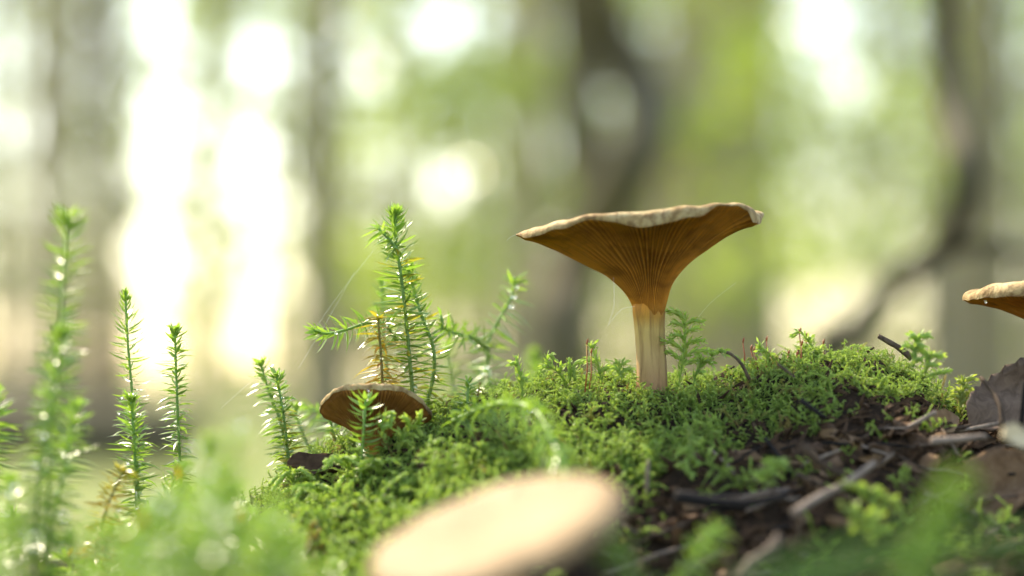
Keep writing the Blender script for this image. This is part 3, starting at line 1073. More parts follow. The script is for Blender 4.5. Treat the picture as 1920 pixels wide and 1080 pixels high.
clubmoss('arching clubmoss runner hanging down across the moss above the cream mushroom',
         [(PX([(850, 790), (900, 768), (950, 756), (1000, 768), (1030, 810), (1050, 860), (1066, 905)], (0.560, 0.490)), dict(ll=0.0045, lw=0.0008, per_mm=0.9, tint=(0.55, 0.85), mid_ang=60, base_ang=60, r0=0.0006))], 17)
clubmoss('rusty withered clubmoss at the foot of the sparse tipped shoot',
         [(PX([(165, 1100), (185, 1010), (205, 940), (232, 880)], 0.545), dict(ll=0.0052, per_mm=3.0, tint=(0.02, 0.26), mid_ang=70, base_ang=80, droop=0.4, tip_ang=50))], 18)
clubmoss('clubmoss shoot beside the cream mushroom stem with blurred bright tips',
         [(PX([(1230, 1160), (1185, 1080), (1150, 1020), (1120, 985)], 0.405), dict(ll=0.0046, tint=(0.7, 1.0)))], 19)
clubmoss('small clubmoss shoot leaning out of the dark hollow',
         [(PX([(1270, 1120), (1295, 1060), (1320, 1020), (1345, 985)], 0.470), dict(ll=0.0045, tint=(0.6, 0.95)))], 20)
clubmoss('strongly blurred bright green shoot tip over the leaf litter',
         [(PX([(1690, 1160), (1735, 1020), (1770, 950), (1798, 905)], 0.335), dict(ll=0.0034, lw=0.0016, per_mm=5, mid_ang=40, base_ang=40, tint=(0.75, 1.0), r0=0.0012))], 21)
clubmoss('far left clubmoss shoot cut by the picture edge behind the tallest one',
         [(PX([(-30, 1000), (-25, 900), (-15, 820), (-8, 735)], 0.545), dict(ll=0.0058, mid_ang=85, droop=0.3))], 22)
clubmoss('low clubmoss shoot with drops left of the rusty one',
         [(PX([(30, 1160), (28, 1060), (20, 980), (20, 900)], 0.50), dict(ll=0.0055))], 23)

# blurred mat of clubmoss in the left foreground: a dozen shoots, copied
MAT_LABEL = 'short green clubmoss shoot without a drop in the blurred mat left of the mound'
MAT_GROUP = 'clubmoss mat in the left foreground'
rg = random.Random(21)
protos = []
MAT_DROPS = []
for k in range(12):
    h = (0.026, 0.036, 0.048, 0.060)[k % 4]
    bx, by = rg.uniform(-0.008, 0.008), rg.uniform(-0.006, 0.006)
    st, lv = MB(), MB()
    leafy_stem([Vector((0, 0, 0)), Vector((bx * 0.2 + rg.uniform(-.003, .003), by * 0.3, h * 0.5)), Vector((bx, by, h))], rg, st, lv, ll=0.0055, per_mm=1.8, tint=(0.5, 0.95), yellow=0.12, rust=0.06)
    protos.append((h, Vector((bx, by, h)), st.mesh('stem', M['clubmoss_stem']), lv.mesh('leaves', M['clubmoss'])))
for k in range(120):
    px = rg.uniform(-70, 640)
    d = rg.uniform(0.43, 0.57) if rg.random() < 0.92 else rg.uniform(0.38, 0.43)
    top = 985 + 45 * math.sin(px * 0.012) - 95 * math.exp(-((px - 410) / 85) ** 2) + rg.uniform(-45, 130)
    if px > 500:
        top += (px - 500) * 0.6
    p1 = P(px, top, d)
    g = 0.225 + 0.01 * rg.random()
    hh = p1.z - g
    if hh < 0.014:
        continue
    h, tip, sm, lm = min(rg.sample(protos, 6), key=lambda q: abs(q[0] - hh))
    f = hh / h
    t = empty('clubmoss', (p1.x - tip.x * f, p1.y - tip.y * f, g), MAT_LABEL, 'clubmoss', MAT_GROUP)
    t.scale = (max(0.85, min(1.15, f)),) * 2 + (f,)
    t.rotation_euler = (0, 0, rg.uniform(-0.6, 0.6))
    tag(link('leaves', lm, link('stem', sm, t)), kind='stuff')
    if rg.random() < 0.6:
        t['label'], t['group'] = 'short clubmoss shoot holding a water drop in the blurred mat left of the mound', 'dewy shoots of the clubmoss mat'
        u = rg.uniform(0.5, 0.95)
        MAT_DROPS.append(((p1.x - tip.x * f) + tip.x * f * u * u + rg.uniform(-.003, .003), (p1.y - tip.y * f) + tip.y * f * u - 0.002, g + hh * u, rg.uniform(0.0005, 0.001)))
for k, (a, b, d) in enumerate([(520, 1010, 0.47), (560, 1040, 0.50), (610, 1060, 0.44), (470, 960, 0.52), (1000, 660, 0.74), (1010, 690, 0.72)]):
    p1 = P(a, b, d)
    if d < 0.6:
        p0 = Vector((p1.x - 0.004, p1.y, 0.23))
        clubmoss(MAT_LABEL, [([p0, p0.lerp(p1, 0.55) + Vector((0.003, 0, 0)), p1], dict(ll=0.0055, per_mm=2.4))], 180 + k,
                 group=MAT_GROUP)
    else:
        p0 = Vector((p1.x - 0.004, p1.y, hz(p1.x, p1.y) - 0.003))
        clubmoss('blurred bright clubmoss tips behind the moss crest left of the tall mushroom', [([p0, p0.lerp(p1, 0.55) + Vector((0.003, 0, 0)), p1], dict(ll=0.0065, per_mm=2.4, tint=(0.7, 1.0)))],
                 180 + k, group='clubmoss behind the crest')


# ------------------------------------------------------------------ moss
def moss_branch(mb, pts, w, rg, ll=0.00100, lw=0.00042, t0=0.4, t1=1.0, spacing=0.00036, spread=31):
    """a spindle shaped branch clothed in tiny overlapping leaves"""
    pts = [Vector(p) for p in pts]
    pts = spline(pts, 0.0005)
    n = len(pts)
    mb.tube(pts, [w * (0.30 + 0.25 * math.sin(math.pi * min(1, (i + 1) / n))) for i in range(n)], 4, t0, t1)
    ang = rg.uniform(0, 6.28)
    acc = 0
    for i in range(n - 1):
        acc += (pts[i + 1] - pts[i]).length
        d = (pts[i + 1] - pts[i]).normalized()
        a0 = d.orthogonal().normalized()
        b0 = d.cross(a0)
        u = i / (n - 1)
        while acc > spacing / 2:
            acc -= spacing / 2
            ang += 2.39996
            o = a0 * math.cos(ang) + b0 * math.sin(ang)
            s = (0.65 + 0.5 * math.sin(math.pi * min(1, 0.15 + u * 0.85))) * rg.uniform(0.85, 1.2)
            th = rad(spread + rg.uniform(-8, 14))
            dv = d * math.cos(th) + o * math.sin(th)
            sd_ = d.cross(o)
            p0 = pts[i] + o * w * 0.35
            L, W = ll * s, lw * s
            nr = sd_.cross(dv)
            mid = p0 + dv * L * 0.45 + o * W * 0.18
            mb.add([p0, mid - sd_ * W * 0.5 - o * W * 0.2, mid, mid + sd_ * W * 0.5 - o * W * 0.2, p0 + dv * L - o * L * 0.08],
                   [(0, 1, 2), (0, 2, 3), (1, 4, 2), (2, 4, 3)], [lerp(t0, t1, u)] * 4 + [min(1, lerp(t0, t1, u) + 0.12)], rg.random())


def moss_frond(mb, axis, rg, n_side=8, side=0.0045, w=0.0007, t0=0.15, t1=1.0, hook=0.5, big=1.0):
    pts = spline(axis, 0.0006)
    lf = dict(ll=0.0010 * big, lw=0.00042 * big, spacing=0.00036 * big)
    moss_branch(mb, axis, w * 0.85, rg, t0=t0, t1=t1, **lf)
    n = len(pts)
    for k in range(n_side):
        u = 0.28 + 0.6 * (k + rg.uniform(-.2, .2)) / max(1, n_side - 1)
        i = min(n - 2, int(u * n))
        d = (pts[i + 1] - pts[i - 1]).normalized()
        a = k * math.pi + rg.uniform(-0.9, 0.9)
        e = Vector((math.cos(a), math.sin(a), 0))
        e = (e - d * e.dot(d)).normalized()
        L = side * (1.15 - 0.75 * abs(u - 0.45)) * rg.uniform(0.5, 1.2)
        p0 = pts[i]
        p1 = p0 + (e * 0.8 + d * 0.55) * L * 0.5
        p2 = p0 + e * L + d * L * 0.45 + Vector((0, 0, -hook * L * rg.uniform(0.1, 0.9)))
        moss_branch(mb, [p0, p1, p2], w, rg, t0=lerp(t0, t1, 0.45), t1=t1, **lf)


proto_col = bpy.data.collections.new('moss_shoots')
rg = random.Random(9)
for k in range(12):
    mb = MB()
    if k < 5:      # single hooked shoots
        h = rg.uniform(0.008, 0.0135)
        b = rg.uniform(0.2, 0.7) * h
        moss_branch(mb, [(0, 0, -0.002), (b * 0.15, 0, h * 0.4), (b * 0.5, 0.0004, h * 0.8), (b * 1.15, 0, h * rg.uniform(0.8, 1.0))], 0.00036, rg, t0=0.05)
        for q in range(2):
            a = rg.uniform(0, 6.28)
            zz = h * rg.uniform(0.3, 0.6)
            moss_branch(mb, [(b * 0.2, 0, zz), (b * 0.2 + math.cos(a) * 0.0015, math.sin(a) * 0.0015, zz + 0.0015), (b * 0.2 + math.cos(a) * 0.0035, math.sin(a) * 0.0035, zz + 0.0018)], 0.00034, rg, t0=0.3)
    else:          # feathery fronds
        h = rg.uniform(0.009, 0.015)
        b = rg.uniform(0.1, 0.6) * h
        moss_frond(mb, [(0, 0, -0.002), (b * 0.2, 0, h * 0.45), (b * 0.6, 0.0005, h * 0.85), (b, 0, h)], rg, rg.choice([5, 6, 7, 8]), rg.uniform(0.0038, 0.0062), hook=rg.uniform(0.2, 1.0), t0=0.05, w=0.00036)
    o = bpy.data.objects.new('moss_shoot_%02d' % k, mb.mesh('moss_shoot', M['moss']))
    proto_col.objects.link(o)

# points on the hummock
rng = np.random.RandomState(31)
pos, rot, scl, pid = [], [], [], []


def moss_cover(x, d):
    """how much of the ground the moss covers at x, at distance d in front of the crest (m)"""
    px = 960 + x / CD * F
    if px < 470:
        return 0.0
    lim = np.interp(px, [470, 700, 900, 1100, 1250, 1400, 1600, 1760, 1800, 1950], [0.14, 0.12, 0.07, 0.048, 0.036, 0.030, 0.022, 0.014, 0.003, 0.0])
    ed = 0.006 + 0.004 * wob(x, d, 0.02, 5)
    lim = lim + 0.008 * wob(x, d, 0.03, 6)
    c = 1 - float(sstep(lim - ed, lim + ed, d))
    c = max(c, (0.20 if wob(x, d, 0.022, 3) > 0.28 else 0.018) * (1 - math.exp(-((x - 0.036) / 0.028) ** 2 - ((d - 0.085) / 0.03) ** 2)))
    if px > 1795:
        c *= 0.3
    if -d > 0.05:
        c *= 0.5
    return c


tries = 0
while len(pos) < 13500 and tries < 200000:
    tries += 1
    x = rng.uniform(-0.07, 0.125)
    y = rng.uniform(CD - 0.14, CD + 0.075)
    if rng.uniform() > moss_cover(x, CD - y):
        continue
    # keep the feet of the mushrooms free
    z = hz(x, y)
    nrm = normal_at(x, y, 0.004)
    t = Vector((rng.normal(0, 0.6), rng.normal(-0.1, 0.6), 0))
    upv = (nrm * 0.75 + Vector((0, 0, 0.45)) + t).normalized()
    q = upv.to_track_quat('Z', 'Y') @ Matrix.Rotation(rng.uniform(0, 6.283), 4, 'Z').to_quaternion()
    pos.append((x, y, z - 0.0015))
    rot.append(tuple(q.to_euler()))
    scl.append(0.66 * (0.38 + 0.75 * rng.uniform() ** 1.6) * (0.68 if y > CD - 0.03 else 1.0) * (1 + 0.35 * float(wob(x, y, 0.014, 2))) * (1 + 0.45 * (1 - float(sstep(-0.03, 0.015, x))) * float(sstep(0.022, 0.04, CD - y))))
    pid.append(rng.randint(0, 12))


def instancer(name, pos, rot, scl, pid, coll):
    me = bpy.data.meshes.new(name)
    me.from_pydata(pos, [], [])
    a = me.attributes.new('rot', 'FLOAT_VECTOR', 'POINT')
    a.data.foreach_set('vector', np.array(rot, dtype=np.float32).reshape(-1))
    a = me.attributes.new('scl', 'FLOAT', 'POINT')
    a.data.foreach_set('value', np.array(scl, dtype=np.float32))
    a = me.attributes.new('pid', 'INT', 'POINT')
    a.data.foreach_set('value', np.array(pid, dtype=np.int32))
    o = link(name, me)
    ng = bpy.data.node_groups.new(name, 'GeometryNodeTree')
    ng.interface.new_socket('Geometry', in_out='INPUT', socket_type='NodeSocketGeometry')
    ng.interface.new_socket('Geometry', in_out='OUTPUT', socket_type='NodeSocketGeometry')
    gi = ng.nodes.new('NodeGroupInput')
    go = ng.nodes.new('NodeGroupOutput')
    ci = ng.nodes.new('GeometryNodeCollectionInfo')
    ci.inputs['Collection'].default_value = coll
    ci.inputs['Separate Children'].default_value = True
    ci.inputs['Reset Children'].default_value = True
    iop = ng.nodes.new('GeometryNodeInstanceOnPoints')
    iop.inputs['Pick Instance'].default_value = True

    def named(nm, dt):
        n = ng.nodes.new('GeometryNodeInputNamedAttribute')
        n.data_type = dt
        n.inputs['Name'].default_value = nm
        return n.outputs[0]
    L = ng.links.new
    L(gi.outputs[0], iop.inputs['Points'])
    L(ci.outputs[0], iop.inputs['Instance'])
    L(named('pid', 'INT'), iop.inputs['Instance Index'])
    L(named('rot', 'FLOAT_VECTOR'), iop.inputs['Rotation'])
    L(named('scl', 'FLOAT'), iop.inputs['Scale'])
    L(iop.outputs[0], go.inputs[0])
    md = o.modifiers.new('scatter', 'NODES')
    md.node_group = ng
    return o


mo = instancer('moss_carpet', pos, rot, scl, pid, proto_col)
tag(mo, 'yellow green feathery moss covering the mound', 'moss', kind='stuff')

# single moss shoots that stand out against the background
def frond(label, pts, d, seed, n_side=0, side=0.004, w=0.0008, t0=0.6, t1=1.0, hook=0.3):
    c = PX(pts, d)
    mb = MB()
    rg = random.Random(seed)
    loc = [p - c[0] for p in c]
    if n_side:
        moss_frond(mb, loc, rg, n_side, side, w, t0, t1, hook, big=1.6)
    else:
        moss_branch(mb, loc, w, rg, t0=t0, t1=t1)
    o = mb.build('moss_frond', M['moss'])
    o.location = c[0]
    tag(o, label, 'moss', 'moss fronds standing above the carpet')
    return o


frond('tallest feathery moss frond right beside the tall mushroom stem', [(1272, 725), (1278, 690), (1284, 650), (1284, 615), (1286, 584)], 0.580, 1, 10, 0.0054, 0.0008, 0.8)
frond('moss frond leaning right of the tallest feathery frond', [(1300, 720), (1310, 690), (1335, 668), (1352, 655)], 0.580, 2, 5, 0.003, 0.0008)
frond('hooked moss shoot rising highest left of the tall mushroom', [(1128, 720), (1122, 690), (1115, 665), (1103, 643)], 0.578, 3, 3, 0.003, 0.0010)
frond('moss shoot curled like a hook left of the tall mushroom', [(1060, 715), (1045, 695), (1030, 685), (1027, 668), (1038, 664)], 0.578, 4, 3, 0.003, 0.0009)
frond('straight pointed moss shoot on the left of the crest', [(980, 745), (977, 715), (972, 690), (967, 666)], 0.575, 5, 2, 0.003, 0.0011)
frond('stubby upright moss shoot between the hooked ones', [(1068, 715), (1068, 690), (1067, 670)], 0.578, 6, 0, 0, 0.0011)
frond('arched moss shoot near the hooked ones left of the stem', [(1078, 715), (1076, 690), (1082, 678), (1094, 682)], 0.577, 7, 0, 0, 0.0009)
frond('moss frond close to the foot of the tall mushroom', [(1165, 715), (1162, 695), (1160, 676)], 0.574, 8, 4, 0.0025, 0.0008)
frond('slanted moss frond among the red stalks', [(1545, 680), (1530, 660), (1516, 640), (1500, 619)], 0.590, 9, 4, 0.0026, 0.0008)
frond('small moss frond left of the red stalks', [(1442, 685), (1438, 670), (1432, 655), (1418, 650)], 0.588, 10, 3, 0.002, 0.0008)
frond('bright moss frond with blunt tip on the right of the crest', [(1712, 690), (1715, 665), (1718, 645), (1722, 628)], 0.560, 11, 5, 0.003, 0.0013, 0.6)
frond('bright moss frond with round tip at the right end of the crest', [(1735, 700), (1740, 680), (1748, 662)], 0.560, 12, 3, 0.003, 0.0013, 0.6)
frond('pointed moss shoot sticking out sideways at the right end', [(1740, 705), (1755, 700), (1770, 697), (1786, 694)], 0.566, 13, 0, 0, 0.0011, 0.6)
frond('tiny bright moss tuft beside the curled dead leaf', [(1800, 775), (1802, 750), (1806, 728), (1808, 708)], 0.574, 14, 7, 0.0032, 0.0010, 0.6)
frond('curly moss shoot in front of the small mushroom cap', [(722, 830), (716, 800), (720, 782), (732, 772), (738, 778)], 0.560, 15, 2, 0.003, 0.0010, 0.5)
frond('bushy moss frond below the small mushroom cap', [(745, 850), (758, 820), (772, 800), (788, 792)], 0.562, 16, 6, 0.0034, 0.0010, 0.5)
frond('moss frond hanging over the dark hollow', [(1290, 800), (1296, 830), (1290, 860), (1284, 885)], 0.540, 17, 5, 0.003, 0.0009, 0.4)
frond('moss frond growing among the sticks of the slope', [(1455, 905), (1440, 890), (1445, 872), (1450, 860)], 0.520, 18, 5, 0.003, 0.0009, 0.4)
frond('long moss frond trailing right of the pale forked twig', [(1570, 905), (1610, 915), (1650, 930), (1690, 945)], 0.508, 19, 8, 0.003, 0.0009, 0.4)
frond('lower moss frond trailing below the pale forked twig', [(1570, 940), (1600, 965), (1640, 985), (1650, 1000)], 0.495, 20, 7, 0.003, 0.0009, 0.4)

for k, (a, b, lab) in enumerate([(548, 925, 'drooping bright moss frond under the pair of yellowish clubmoss shoots'), (600, 950, 'drooping moss frond below the dark brown leaf'),
                                 (640, 985, 'thick drooping moss frond left of the cream mushroom cap'), (585, 1010, 'lowest drooping moss frond beside the clubmoss mat'),
                                 (665, 900, 'bright moss frond at the foot of the small mushroom'), (720, 905, 'moss frond below the small mushroom beside the brown leaf')]):
    p = on_ground(a, b + 14)
    mb = MB()
    rq = random.Random(300 + k)
    dx = rq.uniform(-0.004, 0.004)
    moss_frond(mb, [Vector((0, 0.002, -0.002)), Vector((dx * 0.3, -0.002, 0.004)), Vector((dx * 0.7, -0.005, 0.0065)), Vector((dx, -0.008, 0.006))], rq, 8, 0.0048, 0.0008, 0.55, 1.0, 0.9)
    o = mb.build('moss_frond', M['moss'])
    o.location = p
    tag(o, lab, 'moss', 'moss fronds standing above the carpet')

# red stalks of the moss
for k, (a, b, c, e, d) in enumerate([(1395, 690, 1393, 643, .588), (1436, 690, 1437, 640, .592), (1500, 690, 1499, 625, .590), (1510, 690, 1511, 634, .592), (1412, 688, 1408, 657, .590),
                                     (1418, 688, 1413, 660, .592), (1470, 688, 1478, 666, .588), (1543, 690, 1543, 646, .594), (1097, 735, 1100, 646, .572), (1105, 730, 1108, 664, .572), (1497, 700, 1503, 648, .586),
                                     (1490, 690, 1494, 668, .586)]):
    p0, p1 = P(a, b, d), P(c, e, d)
    mb = MB()
    mid = p0.lerp(p1, 0.5) + Vector((0.0003, 0, 0))
    mb.tube([v - p0 for v in (p0, mid, p1)], [0.00016, 0.00014, 0.00012], 6, 0, 0.5 if k < 8 else 1.0)
    cp = [p1 - p0, p1 - p0 + Vector((0.0001, 0, 0.0007)), p1 - p0 + Vector((0.0003, 0, 0.0013))]
    mb.tube(cp, [0.00014, 0.00026, 0.00008], 6, 0.3, 0.6)
    o = mb.build('moss_stalk', M['seta'])
    o.location = p0
    if k in (8, 9):
        tag(o, 'thin orange green moss stalk standing left of the tall mushroom', 'moss stalk', 'orange moss stalks')
    else:
        tag(o, 'thin red moss stalk on the crest right of the tall mushroom', 'moss stalk', 'red moss stalks')

# ------------------------------------------------------------------ leaf litter
def leaf_sheet(L, W, curl, twist, seed, ns=14, nt=8, serr=0.06, thick=0.00025):
    rg = random.Random(seed)
    mb = MB()
    vs, fs, ts = [], [], []
    ph = rg.uniform(0, 6.28)
    for i in range(ns + 1):
        s = i / ns
        w = W * 0.5 * (math.sin(math.pi * (0.06 + 0.92 * s) ** 0.85)) ** 0.8
        for k in range(nt + 1):
            t = k / nt * 2 - 1
            e = 1 + (serr * (1 if i % 2 else -1) if abs(t) == 1 else 0)
            y = w * t * e
            z = curl * W * (t * t - 0.3) + 0.06 * L * math.sin(s * 4 + ph) + 0.05 * W * math.sin(t * 5 + s * 9 + ph) + abs(t) * 0.08 * W * math.sin(s * 12) - 0.03 * W * math.exp(-(t * 6) ** 2)
            a = twist * (s - 0.5)
            vs.append(((s - 0.5) * L, y * math.cos(a) - z * math.sin(a), y * math.sin(a) + z * math.cos(a)))
            ts.append(s)
    m = nt + 1
    n0 = len(vs)
    vs += [(x, y, z - thick) for x, y, z in vs]
    ts += ts
    for i in range(ns):
        for k in range(nt):
            a, b, c, d = i * m + k, i * m + k + 1, (i + 1) * m + k + 1, (i + 1) * m + k
            fs += [(a, b, c, d), (n0 + d, n0 + c, n0 + b, n0 + a)]
    for i in range(ns):
        for k in (0, nt):
            a, d = i * m + k, (i + 1) * m + k
            fs.append((a, d, n0 + d, n0 + a) if k == 0 else (d, a, n0 + a, n0 + d))
    mb.add(vs, fs, ts)
    return mb


def place_axes(o, loc, x_axis, z_axis):
    x = Vector(x_axis).normalized()
    z = Vector(z_axis)
    z = (z - x * z.dot(x)).normalized()
    y = z.cross(x)
    o.matrix_world = Matrix(((x.x, y.x, z.x, loc.x), (x.y, y.y, z.y, loc.y), (x.z, y.z, z.z, loc.z), (0, 0, 0, 1)))


# the upright curled leaf
a, b = P(1818, 772, 0.566), P(1990, 700, 0.578)
o = leaf_sheet((b - a).length * 1.1, 0.017, 0.16, 0.5, 5, 22, 12, 0.05).build('dead_leaf', M['curled_leaf'])
place_axes(o, (a + b) / 2 + Vector((0.002, 0, -0.0015)), b - a, (-0.25, -1.0, 0.35))
tag(o, 'grey brown dead leaf standing curled on edge beside the right mushroom', 'dead leaf')


def twig(name, label, pts, d, r, mat, seed, group=None, fork=None):
    c = PX(pts, d)
    rg = random.Random(seed)
    q = spline([p - c[0] for p in c], 0.0012)
    mb = MB()
    rr = [r * (1 - 0.35 * i / len(q)) * (1 + rg.uniform(-0.12, 0.12)) for i in range(len(q))]
    mb.tube(q, rr, 9, bump=0.1, rnd=rg)
    if fork:
        f = spline([p - c[0] for p in PX(fork, d)], 0.0012)
        mb.tube(f, [r * 0.75 * (1 - 0.6 * i / len(f)) for i in range(len(f))], 8, bump=0.1, rnd=rg)
    o = mb.build(name, M[mat])
    o.location = c[0]
    tag(o, label, 'twig', group)
    return o


twig('twig', 'short dark broken twig poking up from the moss crest on the right', [(1710, 672), (1690, 655), (1668, 642), (1647, 630)], .586, 0.0008, 'twig', 1)
twig('twig', 'small bent twig leaning on the curled dead leaf', [(1880, 800), (1876, 760), (1862, 735), (1838, 707)], (.552, .560), 0.0007, 'twig', 2)
twig('twig', 'thin upright twig in front of the curled dead leaf', [(1915, 800), (1918, 760), (1921, 715)], .552, 0.0006, 'black_twig', 3)
twig('twig', 'thin brown stalk slanting out of the moss right of the stem', [(1405, 712), (1390, 682), (1372, 665), (1362, 661)], .572, 0.00045, 'twig', 4)
twig('twig', 'thick black stick lying across the dark hollow', [(1265, 930), (1330, 940), (1400, 942), (1475, 930)], .512, 0.0013, 'black_twig', 5)
twig('twig', 'pale weathered forked twig on the slope', [(1490, 962), (1530, 935), (1580, 910), (1640, 868)], (.496, .52), 0.0009, 'pale_twig', 6, fork=[(1500, 955), (1502, 985), (1495, 1020)])
twig('twig', 'brown twig slanting down towards the pale forked twig', [(1505, 835), (1530, 862), (1555, 878), (1580, 890)], .520, 0.0010, 'twig', 7)
twig('twig', 'grey twig lying below the curled dead leaf', [(1745, 828), (1790, 824), (1850, 818)], .532, 0.0009, 'pale_twig', 8)
twig('twig', 'long tan stick at the bottom of the slope', [(1385, 1085), (1410, 1052), (1445, 1030), (1462, 1002)], .478, 0.0011, 'pale_twig', 9)
twig('twig', 'small pale twig on the moss near the orange leaf scrap', [(1458, 683), (1475, 695), (1490, 708)], .560, 0.0003, 'twig', 10)
twig('twig', 'dark twig under the bright moss at the right end', [(1500, 750), (1520, 765), (1550, 785)], .548, 0.0006, 'black_twig', 11)


def chip(name, label, px, py, L, W, mat, seed, rot=None, group=None, lift=0.0, d=None, cat='bark chip', stand=0.35):
    rg = random.Random(seed)
    p = P(px, py, d) if d else on_ground(px, py)
    mb = MB()
    n = 9
    top, bot = [], []
    th = 0.0006 + 0.0006 * rg.random()
    for k in range(n):
        a = 2 * math.pi * k / n
        q = rg.uniform(0.72, 1.1)
        x, y = math.cos(a) * L / 2 * q, math.sin(a) * W / 2 * q
        z = 0.12 * L * math.sin(x / L * 4 + seed)
        top.append((x, y, z + th / 2 + rg.uniform(0, th * 0.5)))
        bot.append((x * 0.94, y * 0.94, z - th / 2))
    vs = top + bot + [(0, 0, th * 0.9), (0, 0, -th * 0.5)]
    fs = []
    for k in range(n):
        k2 = (k + 1) % n
        fs += [(k, n + k, n + k2, k2), (2 * n, k, k2), (2 * n + 1, n + k2, n + k)]
    mb.add(vs, fs)
    o = mb.build(name, M[mat], smooth=False)
    nv = normal_at(p.x, p.y, 0.006)
    ax = Vector((rg.uniform(-1, 1), rg.uniform(-0.5, 0.5), rg.uniform(-0.3, 0.3)))
    place_axes(o, p + nv * (lift + th * 0.3), ax, nv + Vector((rg.uniform(-1, 1), rg.uniform(-1.2, 0.4), rg.uniform(-.5, .5))) * stand)
    tag(o, label, cat, group)
    return o


chip('wood_chip', 'pale cream wood chip lying below the right mushroom', 1905, 822, 0.0075, 0.0055, 'pale_chip', 1, cat='wood chip', d=0.50, stand=0.9)
chip('bark_chip', 'round tan bark chip at the right foot of the moss', 1765, 800, 0.010, 0.006, 'tan_leaf', 2, stand=0.6)
chip('bark_chip', 'grey pink bark chip below the grey twig', 1770, 860, 0.0075, 0.005, 'dead_leaf', 3, stand=0.8)
chip('leaf_scrap', 'orange leaf scrap on the slope above the pale forked twig', 1495, 872, 0.0045, 0.003, 'tan_leaf', 4, cat='leaf scrap', stand=0.8)
chip('leaf_scrap', 'small white scrap on the moss left of the cream mushroom', 838, 872, 0.003, 0.0015, 'pale_chip', 5, cat='leaf scrap', lift=0.003, stand=0.9)
o = leaf_sheet(0.009, 0.006, 0.2, 0.3, 12, 10, 6, 0.0).build('dead_leaf', M['dead_leaf'])
place_axes(o, on_ground(815, 905) + Vector((0, -0.004, 0.004)), (0.8, 0.1, -0.35), (0, -0.9, 0.4))
tag(o, 'small brown dead leaf caught in the moss above the cream mushroom', 'dead leaf')
o = leaf_sheet(0.006, 0.004, 0.2, 0.3, 13, 8, 6, 0.0).build('dead_leaf', M['dead_leaf'])
place_axes(o, on_ground(905, 860) + Vector((0, -0.003, 0.003)), (0.8, 0.1, -0.5), (0, -0.9, 0.4))
tag(o, 'tiny brown dead leaf in the moss right of the small white scrap', 'dead leaf')
o = leaf_sheet(0.014, 0.007, 0.35, 0.3, 14, 10, 6, 0.0).build('dead_leaf', M['dead_leaf'])
place_axes(o, on_ground(600, 905) + Vector((0, -0.001, 0.003)), (1, 0.1, 0.1), (0, -0.6, 0.8))
tag(o, 'dark brown dead leaf below the pair of yellowish clubmoss shoots', 'dead leaf')
o = leaf_sheet(0.03, 0.016, 0.25, 0.3, 15, 12, 8, 0.03).build('dead_leaf', M['tan_leaf'])
place_axes(o, on_ground(1870, 960, 0.36) + Vector((0, 0, 0.004)), (1, 0.2, 0.5), (-0.2, -0.8, 0.6))
tag(o, 'large tan dead leaf blurred at the bottom right of the slope', 'dead leaf')

rg = random.Random(55)
cnt = 0
LITTER = {'dead_leaf': ('dark brown dead leaf fragment in the litter of the slope', 'dead leaf', 'brown leaf fragments on the slope'),
          'tan_leaf': ('light tan dead leaf fragment in the litter of the slope', 'dead leaf', 'tan leaf fragments on the slope'),
          'bark_chip': ('small dark bark chip in the litter of the slope', 'bark chip', 'bark chips on the slope'),
          'twig': ('short thin brown twig in the litter of the slope', 'twig', 'short brown twigs on the slope'),
          'pale_twig': ('short thin pale grey twig in the litter of the slope', 'twig', 'short pale twigs on the slope'),
          'black_twig': ('short thin black twig in the litter of the slope', 'twig', 'short black twigs on the slope')}
while cnt < 330:
    px, py = rg.uniform(1130, 1930), rg.uniform(770, 1085)
    if py < 860 - (px - 1300) * 0.16 or (px < 1240 and py < 900):
        continue
    p = on_ground(px, py, 0.40)
    nv = normal_at(p.x, p.y, 0.006)
    kind = rg.choice(['dead_leaf', 'dead_leaf', 'bark_chip', 'bark_chip', 'twig'])
    if kind == 'dead_leaf':
        kind = rg.choice(['dead_leaf', 'dead_leaf', 'tan_leaf'])
        o = leaf_sheet(rg.uniform(0.004, 0.011), rg.uniform(0.0025, 0.006), rg.uniform(-0.5, 0.5), rg.uniform(-1.2, 1.2), rg.random(), 7, 4, 0.05).build('dead_leaf', M[kind])
        place_axes(o, p + nv * 0.001, (rg.uniform(-1, 1), rg.uniform(-.6, .6), rg.uniform(-.4, .4)), nv + Vector((rg.uniform(-1, 1), rg.uniform(-1, 0.3), 0)) * 0.7)
    elif kind == 'bark_chip':
        o = chip('bark_chip', None, px, py, rg.uniform(0.003, 0.008), rg.uniform(0.002, 0.005), 'bark_chip', rg.randint(1, 9999), stand=0.6)
    else:
        a = Vector((rg.uniform(-1, 1), rg.uniform(-.6, .6), rg.uniform(-.4, .5))).normalized() * rg.uniform(0.004, 0.012)
        mb = MB()
        r = rg.uniform(0.0002, 0.0006)
        mb.tube([-a, a * 0.1 + nv * 0.0006, a], [r, r * 0.9, r * 0.6], 6, bump=0.15, rnd=rg)
        kind = rg.choice(['twig', 'pale_twig', 'black_twig'])
        o = mb.build('twig', M[kind])
        o.location = p + nv * 0.001
    tag(o, *LITTER[kind])
    cnt += 1

